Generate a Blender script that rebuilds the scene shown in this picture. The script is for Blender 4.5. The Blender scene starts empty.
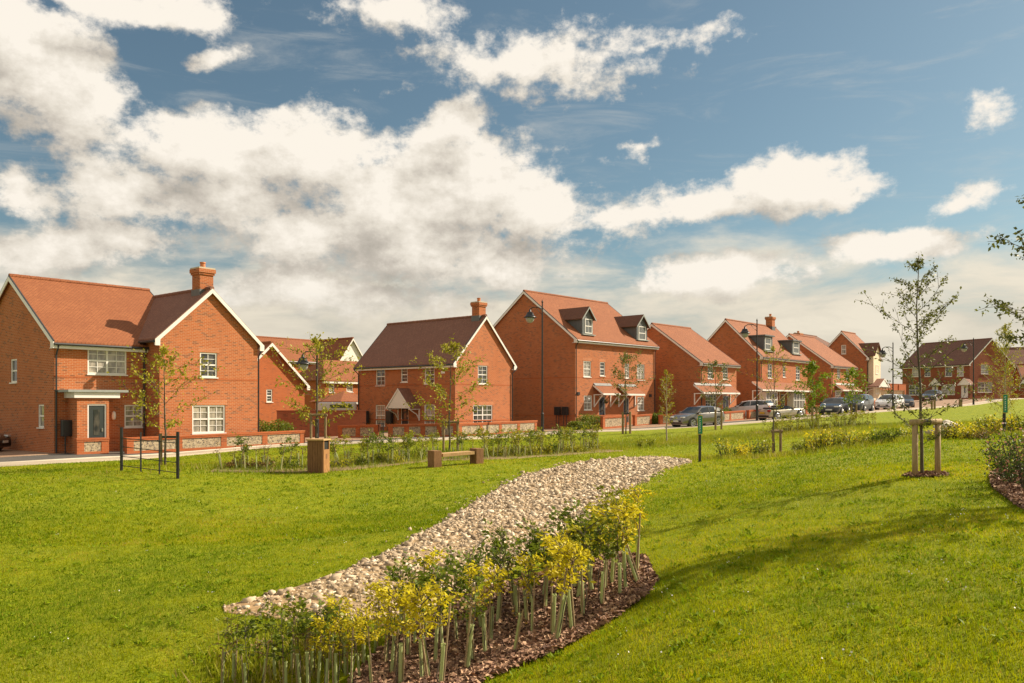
import bpy, bmesh, math, random
import numpy as np
from mathutils import Vector, Matrix
random.seed(7); RNG = np.random.default_rng(11)
sc = bpy.context.scene; COL = sc.collection
PI = math.pi; R = math.radians
F = 830.0; HZ = 403.0; CZ = 2.3          # focal length (px), horizon row, camera height
SUN_AZ = math.atan2(.94, .34); SUN_EL = R(36)

# ------------------------------------------------------------------ terrain
CP = [(1024,683,6.0),(800,683,6.6),(640,683,7.1),(480,683,8.5),(350,683,9.2),(200,683,9.3),(0,683,9.0),
(655,583,11.3),(600,635,9.7),(220,608,11.2),(340,590,11.8),(440,525,16.2),(500,490,21.5),(600,459,28.5),(690,461,27),
(928,473,16.6),(1010,480,15.8),(800,457,25),(950,445,22),(900,441,26),(730,510,15.8),(850,530,12.2),(1024,530,10.3),(1024,600,7.5),
(700,600,8.7),(900,620,7.7),(680,560,11),(650,520,16),(0,480,24),(0,520,18),(0,580,13.4),(0,630,11.1),(150,480,22.7),(150,530,17.7),(150,590,12.4),
(300,480,23.3),(300,530,17.6),(400,480,23.5),(450,466,26.5),(318,474,25),(150,473,23.8),(250,470,26),(400,462,29),(520,455,33),(590,450,37),
(450,448,35),(0,467,29.5),(100,462,32),(165,457,34.5),(300,446,41.5),(440,441,44),(550,434.5,52.5),(650,430,57),(750,423,63),(800,419,66),(870,413,70),
(910,410,74),(950,407,80),(990,402.5,95),(1024,398.5,112),(56,455,36),(160,451,39),(300,440,51),(454,432,58),(354,429.5,66),(575,430,66),(640,424,74),
(703,422,75),(738,419,80),(763,417,83),(810,414,91),(834,412.5,93),(857,410,98),(869,409,100),(905,398.5,140),(969,397.5,130),(1014,396,134),
(920,402.5,108),(777,459,29),(730,445,38),(620,445,42),(667,443,45),(715,429.5,51),(626,433,51),(830,432,46),(880,425,50),(940,427,40),(814,421.5,60),(980,415,60),
(-200,470,30),(-200,560,15),(-200,446,44),(1200,520,10.3),(1200,600,7.4),(1200,440,22),(1200,420,40),(1200,396,110),(1200,404,80),(100,432,70),(200,424,95)]
def rawpt(px, py, D): return ((px-512)/F*D, D, CZ-(py-HZ)*D/F)
_c = np.array([rawpt(*c) for c in CP] + [(0,0,.6),(3,0,.7),(-4,0,.3),(4,-6,1.0),(-5,-6,.9),(10,3,.9),(-12,4,-.4)])
def _U(r2): return .5*r2*np.log(r2+1e-9)
_n = len(_c); _K = _U(((_c[:,None,:2]-_c[None,:,:2])**2).sum(-1)) + np.eye(_n)*1.5
_P = np.hstack([np.ones((_n,1)), _c[:,:2]])
_A = np.block([[_K,_P],[_P.T,np.zeros((3,3))]])
_w = np.linalg.solve(_A, np.concatenate([_c[:,2], np.zeros(3)]))
def tps(x, y):
    x = np.asarray(x,float); y = np.asarray(y,float); sh = x.shape
    q = np.stack([x.ravel(), y.ravel()],1); out = np.zeros(len(q))
    for i in range(0, len(q), 20000):
        s = q[i:i+20000]; k = _U(((s[:,None,:]-_c[None,:,:2])**2).sum(-1))
        out[i:i+20000] = k@_w[:_n] + _w[_n] + s@_w[_n+1:]
    out = out.reshape(sh)
    d = np.hypot(x, y-20); far = np.clip((d-110)/60, 0, 1); far = far*far*(3-2*far)
    out = np.clip(out, -2.2, 3.6)
    return out*(1-far) + (1.2)*far
# tensor grid of heights (also the lookup table for everything that stands on the ground)
def axis(c, fine, half, far, g):
    v=[c]; s=fine
    while v[-1] < far: 
        if v[-1]-c > half: s*=g
        v.append(v[-1]+s)
    return v
xr = axis(0,.3,16,1600,1.09); GX = np.array([-a for a in xr[:0:-1]] + xr)
GY = np.array(sorted(set([-60,-30,-15,-8,-4,-1.5] + [round(a,3) for a in axis(1.0,.3,34,2600,1.07)])))
_mx,_my = np.meshgrid(GX,GY); GZ = tps(_mx,_my)
_bump = (np.sin(_mx*1.7+np.sin(_my*1.1)*1.3)*np.sin(_my*1.4+np.sin(_mx*.9)*1.7)*.012 + np.sin(_mx*.55+_my*.35)*.02)
GZ = GZ + _bump*np.clip((70-np.hypot(_mx,_my))/30,0,1)
def H(x, y):
    i = np.clip(np.searchsorted(GX, x)-1, 0, len(GX)-2); j = np.clip(np.searchsorted(GY, y)-1, 0, len(GY)-2)
    a = (x-GX[i])/(GX[i+1]-GX[i]); b = (y-GY[j])/(GY[j+1]-GY[j])
    return GZ[j,i]*(1-a)*(1-b)+GZ[j,i+1]*a*(1-b)+GZ[j+1,i]*(1-a)*b+GZ[j+1,i+1]*a*b
def at(px, D): x=(px-512)/F*D; return Vector((x, D, float(H(x,D))))
def pt(px,D): return ((px-512)/F*D,D)
def ray(px, py, d0=3.5, d1=150):
    """first ground point seen along a direction from the viewpoint"""
    D = np.geomspace(d0, d1, 1500); x = (px-512)/F*D; z = CZ-(py-HZ)/F*D
    k = np.where(z <= H(x,D))[0]; k = k[0] if len(k) else -1
    return Vector((x[k], D[k], float(H(x[k],D[k]))))

# ------------------------------------------------------------------ materials
def nodes(m): m.use_nodes=True; nt=m.node_tree; nt.nodes.clear(); return nt
class NT:
    def __init__(s, nt): s.nt=nt
    def n(s, t, **k):
        o=s.nt.nodes.new(t)
        for a,b in k.items(): setattr(o,a,b)
        return o
    def link(s,a,b): s.nt.links.new(a,b)
    def put(s,sock,v):
        if v is None: return
        if isinstance(v,bpy.types.NodeSocket): s.link(v,sock)
        else: sock.default_value=v
    def m(s,op,a,b=None,c=None,clamp=False):
        o=s.n('ShaderNodeMath',operation=op,use_clamp=clamp)
        for i,v in enumerate((a,b,c)): s.put(o.inputs[i],v)
        return o.outputs[0]
    def v(s,op,a,b=None):
        o=s.n('ShaderNodeVectorMath',operation=op); s.put(o.inputs[0],a)
        if b is not None: s.put(o.inputs[1],b)
        return o.outputs[1] if op in('LENGTH','DOT_PRODUCT') else o.outputs[0]
    def mix(s,f,a,b,bt='MIX'):
        o=s.n('ShaderNodeMix',data_type='RGBA',blend_type=bt); s.put(o.inputs[0],f)
        for i,x in((6,a),(7,b)):
            if not isinstance(x,bpy.types.NodeSocket) and len(x)==3: x=(*x,1)
            s.put(o.inputs[i],x)
        return o.outputs[2]
    def noise(s,vec,scale,detail=4,rough=.55,dist=0):
        o=s.n('ShaderNodeTexNoise'); s.put(o.inputs['Vector'],vec); o.inputs['Scale'].default_value=scale
        o.inputs['Detail'].default_value=detail; o.inputs['Roughness'].default_value=rough; o.inputs['Distortion'].default_value=dist
        return o.outputs[0]
    def sm(s,x,a,b,lo=0,hi=1):
        o=s.n('ShaderNodeMapRange',interpolation_type='SMOOTHSTEP'); s.put(o.inputs[0],x)
        for i,v in enumerate((a,b,lo,hi)): o.inputs[i+1].default_value=v
        return o.outputs[0]
    def bsdf(s,col,rough=.7,bump=None,bs=.2,bd=.02,spec=.5,metal=0,coat=0):
        b=s.n('ShaderNodeBsdfPrincipled'); s.put(b.inputs['Base Color'],(*col,1) if isinstance(col,tuple) and len(col)==3 else col)
        s.put(b.inputs['Roughness'],rough); b.inputs['Specular IOR Level'].default_value=spec; b.inputs['Metallic'].default_value=metal
        b.inputs['Coat Weight'].default_value=coat; b.inputs['Coat Roughness'].default_value=.05
        if bump is not None:
            u=s.n('ShaderNodeBump'); u.inputs['Strength'].default_value=bs; u.inputs['Distance'].default_value=bd
            s.link(bump,u.inputs['Height']); s.link(u.outputs[0],b.inputs['Normal'])
        return b
    def out(s,b):
        o=s.n('ShaderNodeOutputMaterial'); s.link(b.outputs[0] if hasattr(b,'outputs') else b,o.inputs[0])
def simple(name,col,rough=.6,var=.12,scale=3,metal=0,spec=.5,coat=0,bump=0,space='Object'):
    m=bpy.data.materials.new(name); t=NT(nodes(m)); tc=t.n('ShaderNodeTexCoord').outputs[space]
    n=t.noise(tc,scale,5,.6); n2=t.noise(tc,scale*9,3,.6)
    f=t.m('ADD',t.m('MULTIPLY',n,.7),t.m('MULTIPLY',n2,.3))
    k=t.sm(f,.3,.7)
    c=t.mix(k,tuple(x*(1-var) for x in col),tuple(min(1,x*(1+var)) for x in col))
    t.out(t.bsdf(c,rough,n2 if bump else None,bump,.01,spec,metal,coat)); return m
def brick(name,c1,c2,dark,mortar,darkf=.86,rough=.85):
    m=bpy.data.materials.new(name); t=NT(nodes(m)); uv=t.n('ShaderNodeUVMap').outputs[0]; ob=t.n('ShaderNodeTexCoord').outputs['Object']
    def bt(a,b,mo,ms=.008):
        o=t.n('ShaderNodeTexBrick'); o.offset=.5; t.link(uv,o.inputs['Vector']); o.inputs['Scale'].default_value=1
        o.inputs['Brick Width'].default_value=.225; o.inputs['Row Height'].default_value=.075; o.inputs['Mortar Size'].default_value=ms
        o.inputs['Mortar Smooth'].default_value=.3
        for i,c in((1,a),(2,b),(3,mo)): o.inputs[i].default_value=(*c,1)
        return o
    A=bt(c1,c2,mortar); B=bt((0,0,0),(1,1,1),(0,0,0),0)
    seed=t.noise(uv,2.3,3,.7)
    sel=t.sm(t.m('ADD',B.outputs[0],t.m('MULTIPLY',t.m('SUBTRACT',seed,.5),.22)),darkf-.03,darkf+.03)
    inv=t.m('SUBTRACT',1,A.outputs['Fac'])
    c=t.mix(t.m('MULTIPLY',t.m('MULTIPLY',sel,inv),.62),A.outputs[0],dark)
    big=t.noise(ob,.5,4,.6); c=t.mix(t.sm(big,.3,.75,0,.35),c,tuple(x*.72 for x in c1))
    fine=t.noise(ob,25,3,.6); c=t.mix(t.sm(fine,.4,.8,0,.2),c,(.62,.28,.12))
    oi=t.n('ShaderNodeObjectInfo').outputs['Random']; c=t.mix(t.m('MULTIPLY',oi,.28),c,t.mix(1.0,c,(.72,.66,.7),'MULTIPLY'))
    st=t.noise(t.v('MULTIPLY',ob,(2.2,2.2,.35)),1.1,4,.6); c=t.mix(t.sm(st,.52,.75,0,.22),c,(.2,.1,.06))
    t.out(t.bsdf(c,rough,A.outputs['Fac'],-.5,.006,.25)); return m
def tiles(name,c1,c2,w=.165,h=.1):
    m=bpy.data.materials.new(name); t=NT(nodes(m)); uv=t.n('ShaderNodeUVMap').outputs[0]; ob=t.n('ShaderNodeTexCoord').outputs['Object']
    o=t.n('ShaderNodeTexBrick'); o.offset=.5; t.link(uv,o.inputs['Vector']); o.inputs['Scale'].default_value=1
    o.inputs['Brick Width'].default_value=w; o.inputs['Row Height'].default_value=h; o.inputs['Mortar Size'].default_value=.009
    for i,c in((1,c1),(2,c2),(3,tuple(x*.22 for x in c1))): o.inputs[i].default_value=(*c,1)
    sep=t.n('ShaderNodeSeparateXYZ'); t.link(uv,sep.inputs[0])
    saw=t.m('FRACT',t.m('DIVIDE',sep.outputs[1],h))
    big=t.noise(ob,.8,4,.65); c=t.mix(t.sm(big,.3,.7,0,.55),o.outputs[0],tuple(x*.72 for x in c2))
    fine=t.noise(uv,9,3,.7); c=t.mix(t.sm(fine,.45,.75,0,.35),c,tuple(min(1,x*1.35) for x in c2))
    t.out(t.bsdf(c,.8,t.m('SUBTRACT',1,saw),.6,.02,.3)); return m
def flint(name):
    m=bpy.data.materials.new(name); t=NT(nodes(m)); uv=t.n('ShaderNodeUVMap').outputs[0]
    o=t.n('ShaderNodeTexVoronoi',feature='F1'); t.link(uv,o.inputs['Vector']); o.inputs['Scale'].default_value=15
    e=t.n('ShaderNodeTexVoronoi',feature='DISTANCE_TO_EDGE'); t.link(uv,e.inputs['Vector']); e.inputs['Scale'].default_value=15
    s=t.n('ShaderNodeSeparateColor'); t.link(o.outputs['Color'],s.inputs[0])
    r=t.n('ShaderNodeValToRGB'); t.link(s.outputs[0],r.inputs[0]); el=r.color_ramp.elements
    el[0].color=(.09,.075,.065,1); el[1].color=(.5,.42,.29,1); x=el.new(.35); x.color=(.22,.17,.12,1); x=el.new(.6); x.color=(.42,.32,.19,1)
    k=t.sm(e.outputs[0],.02,.12); c=t.mix(k,(.44,.35,.22),r.outputs[0])
    t.out(t.bsdf(c,.7,e.outputs[0],.5,.02,.4)); return m
def leafm(name,c1,c2,trans=.35,c3=None,spec=.3):
    m=bpy.data.materials.new(name); t=NT(nodes(m)); a=t.n('ShaderNodeAttribute',attribute_name='rnd')
    ob=t.n('ShaderNodeTexCoord').outputs['Object']
    c=t.mix(a.outputs['Fac'],c1,c2)
    if c3: c=t.mix(t.sm(a.outputs['Fac'],.8,.9),c,c3)
    b=t.bsdf(c,.55,spec=spec); tr=t.n('ShaderNodeBsdfTranslucent'); t.link(c,tr.inputs[0])
    mx=t.n('ShaderNodeMixShader'); mx.inputs[0].default_value=trans; t.link(b.outputs[0],mx.inputs[1]); t.link(tr.outputs[0],mx.inputs[2]); t.out(mx); return m
M={}
M['brick']=brick('red_brick',(.48,.138,.04),(.37,.095,.027),(.13,.07,.042),(.50,.32,.20))
M['brick_b']=brick('plain_red_brick',(.47,.115,.032),(.38,.085,.022),(.19,.06,.03),(.4,.2,.1),.93)
M['brick_o']=brick('orange_brick',(.55,.19,.07),(.50,.16,.055),(.4,.14,.06),(.5,.36,.26),.97)
M['tile']=tiles('clay_tile',(.35,.128,.052),(.28,.094,.038)); M['tile_m']=tiles('brindle_brown_tile',(.30,.145,.095),(.24,.11,.075)); M['tile_b']=tiles('brown_tile',(.22,.10,.06),(.17,.075,.048))
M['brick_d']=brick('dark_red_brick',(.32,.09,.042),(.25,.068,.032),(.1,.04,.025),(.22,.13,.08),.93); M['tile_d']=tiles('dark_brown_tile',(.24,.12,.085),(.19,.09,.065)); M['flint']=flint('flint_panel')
M['white']=simple('white_paint',(.8,.78,.74),.35,.04,2); M['cream']=simple('cream_render',(.72,.62,.45),.8,.06,1)
M['black']=simple('black_metal',(.018,.018,.02),.4,.2,8); M['blackp']=simple('black_plastic',(.03,.03,.032),.35,.2,6)
M['lead']=simple('lead_grey',(.11,.12,.125),.5,.15,4); M['slate']=simple('grey_slab',(.28,.3,.28),.6,.15,3)
M['door']=simple('grey_door',(.035,.045,.045),.35,.06,2); M['doorb']=simple('blue_black_door',(.025,.03,.045),.3,.06,2)
M['clay']=simple('clay_pot',(.5,.17,.06),.7,.15,5); M['concrete']=simple('pale_concrete',(.5,.44,.35),.9,.12,2,bump=.1)
M['redbox']=simple('red_box',(.4,.03,.02),.4,.05,3)
def wood(name,c1,c2,sc_=6):
    m=bpy.data.materials.new(name); t=NT(nodes(m)); ob=t.n('ShaderNodeTexCoord').outputs['Object']
    n=t.noise(t.v('MULTIPLY',ob,(9,9,1)),sc_,5,.6,.4); n2=t.noise(ob,1.5,3)
    c=t.mix(t.sm(n,.3,.72),c1,c2); c=t.mix(t.sm(n2,.35,.7,0,.4),c,tuple(x*.7 for x in c1))
    t.out(t.bsdf(c,.75,n,.3,.01,.3)); return m
M['wood']=wood('weathered_timber',(.2,.135,.07),(.36,.26,.14)); M['oak']=wood('oak_timber',(.3,.14,.05),(.46,.25,.1)); M['oakd']=wood('dark_oak',(.16,.075,.035),(.26,.13,.06)); M['frame']=wood('round_post_timber',(.3,.2,.1),(.5,.37,.2),3); M['oakm']=wood('brown_oak',(.2,.095,.04),(.33,.18,.085)); M['oakp']=wood('pale_oak',(.45,.27,.12),(.6,.4,.2))
M['fencew']=wood('fence_timber',(.26,.16,.08),(.38,.25,.13)); M['cane']=wood('cane',(.3,.22,.12),(.45,.34,.2)); 
M['bark']=wood('bark',(.07,.055,.04),(.17,.14,.1),10); M['barkp']=wood('pale_bark',(.3,.25,.17),(.5,.43,.32),10)
def glassm(name,c,c2,net=0):
    m=bpy.data.materials.new(name); t=NT(nodes(m)); ob=t.n('ShaderNodeTexCoord').outputs['Object']
    n=t.noise(t.v('MULTIPLY',ob,(3,3,1.2)),1.6,3,.5); col=t.mix(t.sm(n,.35,.65),c,c2)
    if net:
        w=t.n('ShaderNodeTexWave'); w.inputs['Scale'].default_value=6; w.inputs['Distortion'].default_value=1.5; t.link(ob,w.inputs[0]); col=t.mix(t.m('MULTIPLY',w.outputs['Fac'],.5),col,(.55,.5,.42))
    t.out(t.bsdf(col,.06,n,.02,.05,.9)); return m
M['glass']=glassm('window_glass',(.025,.03,.035),(.09,.085,.075)); M['glassn']=glassm('curtained_glass',(.12,.11,.1),(.4,.36,.3),1)
M['tube']=None
def tubem():
    m=bpy.data.materials.new('tree_shelter'); t=NT(nodes(m)); ob=t.n('ShaderNodeTexCoord').outputs['Object']
    n=t.noise(ob,7,3); c=t.mix(n,(.46,.54,.22),(.6,.64,.34)); b=t.bsdf(c,.4); tr=t.n('ShaderNodeBsdfTranslucent'); t.link(c,tr.inputs[0])
    mx=t.n('ShaderNodeMixShader'); mx.inputs[0].default_value=.35; t.link(b.outputs[0],mx.inputs[1]); t.link(tr.outputs[0],mx.inputs[2]); t.out(mx); return m
M['tube']=tubem()
M['gold']=leafm('golden_leaf',(.55,.46,.01),(.72,.62,.03),.45); M['green']=leafm('green_leaf',(.09,.14,.012),(.22,.27,.02)); M['mid']=leafm('mid_green_leaf',(.15,.19,.012),(.32,.33,.025))
M['olive']=leafm('olive_leaf',(.10,.115,.02),(.2,.21,.04)); M['rust']=leafm('bronze_leaf',(.14,.10,.025),(.28,.17,.04)); M['ylw']=leafm('yellow_olive_leaf',(.22,.22,.012),(.46,.41,.03)); M['bright']=leafm('bright_green_leaf',(.13,.22,.01),(.26,.33,.02))
M['hedge']=leafm('hedge_leaf',(.10,.15,.012),(.22,.25,.02)); M['rose']=leafm('rose_leaf',(.045,.08,.015),(.11,.15,.02),.3,(.45,.2,.16)); M['yg']=leafm('yellow_green_leaf',(.2,.24,.012),(.5,.44,.02))
M['grass']=leafm('grass_blade',(.125,.20,.002),(.47,.455,.004),.5,(.46,.36,.05),.08); M['rough']=leafm('rough_grass_blade',(.17,.24,.008),(.42,.38,.02),.4,(.38,.3,.1)); M['weed']=leafm('weed_leaf',(.12,.2,.006),(.28,.36,.01),.4,None,.1)
def groundm():
    m=bpy.data.materials.new('lawn_ground'); t=NT(nodes(m)); ob=t.n('ShaderNodeTexCoord').outputs['Object']
    a=t.noise(ob,.35,5,.6); b=t.noise(ob,3,5,.65); d=t.noise(t.v('MULTIPLY',ob,(1,1,3)),22,4,.75)
    c=t.mix(t.sm(b,.3,.7),(.17,.225,.004),(.31,.33,.008)); c=t.mix(t.sm(a,.45,.7,0,.45),c,(.27,.27,.03))
    c=t.mix(t.sm(d,.42,.7,0,.6),c,(.07,.12,.004)); c=t.mix(t.sm(b,.66,.78,0,.5),c,(.26,.2,.08))
    t.out(t.bsdf(c,.9,d,.9,.05,.15)); return m
M['ground']=groundm()
def speck(name,c1,c2,c3,sc_,bump=.3):
    m=bpy.data.materials.new(name); t=NT(nodes(m)); ob=t.n('ShaderNodeTexCoord').outputs['Object']
    v=t.n('ShaderNodeTexVoronoi'); t.link(ob,v.inputs[0]); v.inputs['Scale'].default_value=sc_; s=t.n('ShaderNodeSeparateColor'); t.link(v.outputs['Color'],s.inputs[0])
    n=t.noise(ob,.6,5,.6); c=t.mix(s.outputs[0],c1,c2); c=t.mix(t.sm(n,.35,.7,0,.7),c,c3); c=t.mix(t.sm(v.outputs['Distance'],.3,.8,0,.4),c,tuple(x*.3 for x in c1))
    t.out(t.bsdf(c,.9,v.outputs['Distance'],-bump,.03,.2)); return m
M['bed']=speck('gravel_bed',(.26,.18,.1),(.46,.34,.2),(.44,.28,.14),16); M['mulch']=speck('mulch_soil',(.14,.072,.045),(.27,.15,.09),(.15,.085,.055),28,.6); M['asphalt']=speck('asphalt',(.09,.085,.08),(.13,.12,.11),(.15,.135,.115),40,.1)
M['path']=speck('buff_path',(.42,.35,.26),(.5,.43,.33),(.5,.42,.31),60,.05); M['soil']=speck('planting_soil',(.2,.13,.07),(.3,.22,.12),(.14,.17,.03),14,.4)
def blockm():
    m=bpy.data.materials.new('block_paving'); t=NT(nodes(m)); ob=t.n('ShaderNodeTexCoord').outputs['Object']
    o=t.n('ShaderNodeTexBrick'); t.link(ob,o.inputs['Vector']); o.inputs['Scale'].default_value=1; o.inputs['Brick Width'].default_value=.2; o.inputs['Row Height'].default_value=.1; o.inputs['Mortar Size'].default_value=.006
    for i,c in((1,(.36,.22,.14)),(2,(.28,.17,.11)),(3,(.12,.08,.06))): o.inputs[i].default_value=(*c,1)
    n=t.noise(ob,.5,4); c=t.mix(t.sm(n,.3,.7,0,.4),o.outputs[0],(.36,.29,.22)); t.out(t.bsdf(c,.85,spec=.2)); return m
M['block']=blockm()
def stonem():
    m=bpy.data.materials.new('limestone_pebble'); t=NT(nodes(m)); a=t.n('ShaderNodeAttribute',attribute_name='rnd'); ob=t.n('ShaderNodeTexCoord').outputs['Object']
    r=t.n('ShaderNodeValToRGB'); t.link(a.outputs['Fac'],r.inputs[0]); el=r.color_ramp.elements; el[0].color=(.16,.12,.08,1); el[1].color=(.78,.70,.56,1); x=el.new(.35); x.color=(.38,.29,.19,1); x=el.new(.75); x.color=(.6,.49,.35,1)
    n=t.noise(ob,18,4,.7); c=t.mix(t.sm(n,.4,.7,0,.5),r.outputs[0],(.4,.28,.17)); t.out(t.bsdf(c,.85,n,.4,.01,.3)); return m
M['stone']=stonem()
def chipm():
    m=bpy.data.materials.new('bark_chip'); t=NT(nodes(m)); a=t.n('ShaderNodeAttribute',attribute_name='rnd')
    r=t.n('ShaderNodeValToRGB'); t.link(a.outputs['Fac'],r.inputs[0]); el=r.color_ramp.elements; el[0].color=(.1,.05,.032,1); el[1].color=(.55,.36,.22,1); x=el.new(.6); x.color=(.28,.15,.09,1)
    t.out(t.bsdf(r.outputs[0],.85)); return m
M['chip']=chipm()
def paint(name,c,metal=.5,rough=.3): 
    m=simple(name,c,rough,.05,1.5,metal,.5,1.0); return m
M['p_grey']=paint('grey_car_paint',(.2,.19,.18),.6); M['p_white']=paint('white_car_paint',(.72,.71,.7),0); M['p_lilac']=paint('pale_silver_car_paint',(.62,.57,.58),.1)
M['p_black']=paint('black_car_paint',(.02,.021,.026),.3); M['p_dark']=paint('dark_grey_car_paint',(.06,.065,.075),.5); M['p_gold']=paint('champagne_car_paint',(.42,.38,.3),.6)
M['carglass']=simple('car_glass',(.02,.023,.026),.04,.1,2,0,.9); M['tyre']=simple('tyre_rubber',(.02,.02,.02),.8,.1,9); M['rim']=simple('alloy_rim',(.5,.5,.5),.3,.1,9,.9)
M['lampw']=simple('headlamp_lens',(.6,.6,.6),.1,.1,9); M['lampr']=simple('tail_lamp_lens',(.35,.01,.01),.15,.1,9); M['platew']=simple('white_plate',(.7,.7,.66),.4,.03,9); M['platey']=simple('yellow_plate',(.75,.45,.01),.4,.03,9)
M['signg']=simple('green_sign',(.01,.22,.12),.4,.05,3); M['signy']=simple('yellow_sign_edge',(.6,.42,.05),.4,.05,3); M['boulder']=simple('pale_boulder',(.62,.56,.48),.85,.25,5,bump=.5); M['lantern']=simple('lantern_glass',(.35,.36,.34),.15,.1,6)

# ------------------------------------------------------------------ mesh helpers
class MB:
    def __init__(s): s.v=[]; s.f=[]; s.mi=[]; s.cur=0
    def add(s,vs,fs):
        b=len(s.v); s.v+= [tuple(map(float,p)) for p in vs]; s.f+=[tuple(b+i for i in f) for f in fs]; s.mi+=[s.cur]*len(fs); return s
    def hexa(s,p): return s.add(p,[(0,3,2,1),(4,5,6,7),(0,1,5,4),(1,2,6,5),(2,3,7,6),(3,0,4,7)])
    def box(s,x0,x1,y0,y1,z0,z1): return s.hexa([(x0,y0,z0),(x1,y0,z0),(x1,y1,z0),(x0,y1,z0),(x0,y0,z1),(x1,y0,z1),(x1,y1,z1),(x0,y1,z1)])
    def slab(s,ps,d):
        """polygon ps thickened by vector d"""
        n=len(ps); d=Vector(d); q=[Vector(p) for p in ps]; vs=q+[p+d for p in q]
        return s.add(vs,[tuple(range(n)),tuple(range(2*n-1,n-1,-1))]+[(i,(i+1)%n,n+(i+1)%n,n+i) for i in range(n)])
    def tube(s,pts,rad,k=8,cap=True):
        pts=[Vector(p) for p in pts]; rs=rad if isinstance(rad,(list,tuple)) else [rad]*len(pts); vs=[];fs=[]; pd=None
        for i,p in enumerate(pts):
            d=(pts[min(i+1,len(pts)-1)]-pts[max(i-1,0)]).normalized()
            if pd is None: a=d.orthogonal().normalized()
            else: a=(a-d*a.dot(d)); a=a.normalized() if a.length>1e-6 else d.orthogonal().normalized()
            pd=d; b=d.cross(a)
            for j in range(k):
                t=2*PI*j/k; vs.append(p+(a*math.cos(t)+b*math.sin(t))*rs[i])
        for i in range(len(pts)-1):
            for j in range(k): fs.append((i*k+j,i*k+(j+1)%k,(i+1)*k+(j+1)%k,(i+1)*k+j))
        if cap: fs.append(tuple(range(k-1,-1,-1))); n=len(pts)-1; fs.append(tuple(n*k+j for j in range(k)))
        return s.add(vs,fs)
    def lathe(s,prof,k=12,c=(0,0,0)):
        vs=[];fs=[]
        for r,z in prof:
            for j in range(k): t=2*PI*j/k; vs.append((c[0]+r*math.cos(t),c[1]+r*math.sin(t),c[2]+z))
        for i in range(len(prof)-1):
            for j in range(k): fs.append((i*k+j,i*k+(j+1)%k,(i+1)*k+(j+1)%k,(i+1)*k+j))
        fs.append(tuple(range(k-1,-1,-1))); n=len(prof)-1; fs.append(tuple(n*k+j for j in range(k)))
        return s.add(vs,fs)
    def build(s,name,mats,parent=None,smooth=False,bevel=0,uv=True,loc=None,rz=0):
        me=bpy.data.meshes.new(name); me.from_pydata(s.v,[],s.f)
        for m in (mats if isinstance(mats,(list,tuple)) else [mats]): me.materials.append(M[m])
        me.polygons.foreach_set('material_index',s.mi)
        bm=bmesh.new(); bm.from_mesh(me); bmesh.ops.recalc_face_normals(bm,faces=bm.faces[:])
        if bevel: bmesh.ops.bevel(bm,geom=bm.edges[:],offset=bevel,segments=2,profile=.6,affect='EDGES',clamp_overlap=True)
        if uv:
            L=bm.loops.layers.uv.new('UVMap'); Z=Vector((0,0,1))
            for f in bm.faces:
                n=f.normal
                t=Z.cross(n) if abs(n.z)<.98 else Vector((1,0,0)); t.normalize()
                if abs(n.z)>=.98: w=Vector((0,1,0))
                else: w=n.cross(t)
                for l in f.loops: l[L].uv=(l.vert.co.dot(t),l.vert.co.dot(w))
        bm.to_mesh(me); bm.free()
        if smooth: me.polygons.foreach_set('use_smooth',[True]*len(me.polygons))
        o=bpy.data.objects.new(name,me); COL.objects.link(o)
        if parent: o.parent=parent
        if loc is not None: o.location=loc
        o.rotation_euler.z=rz
        return o
def tag(o,label=None,cat=None,group=None,kind=None):
    for k,v in(('label',label),('category',cat),('group',group),('kind',kind)):
        if v: o[k]=v
    return o
def empty(name,loc,rz=0,label=None,cat=None,group=None):
    o=bpy.data.objects.new(name,None); COL.objects.link(o); o.location=loc; o.rotation_euler.z=rz; o.empty_display_size=.3
    return tag(o,label,cat,group)
def copy_tree(o,parent=None):
    c=o.copy(); COL.objects.link(c); c.parent=parent
    for ch in [x for x in o.children]: copy_tree(ch,c)
    return c
def npmesh(name,verts,tris,mat,rnd=None,parent=None,nper=3,smooth=False):
    """verts (N,3), faces (K,nper); rnd: one value per face"""
    me=bpy.data.meshes.new(name); nv,nf=len(verts),len(tris)
    me.vertices.add(nv); me.vertices.foreach_set('co',np.ascontiguousarray(verts,dtype=np.float32).ravel())
    me.loops.add(nf*nper); me.loops.foreach_set('vertex_index',np.ascontiguousarray(tris,dtype=np.int32).ravel())
    me.polygons.add(nf); me.polygons.foreach_set('loop_start',np.arange(0,nf*nper,nper,dtype=np.int32))
    me.update(calc_edges=True)
    if rnd is not None:
        a=me.attributes.new('rnd','FLOAT','FACE'); a.data.foreach_set('value',np.asarray(rnd,dtype=np.float32))
    me.materials.append(M[mat]); o=bpy.data.objects.new(name,me); COL.objects.link(o)
    if parent: o.parent=parent
    return o

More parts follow.
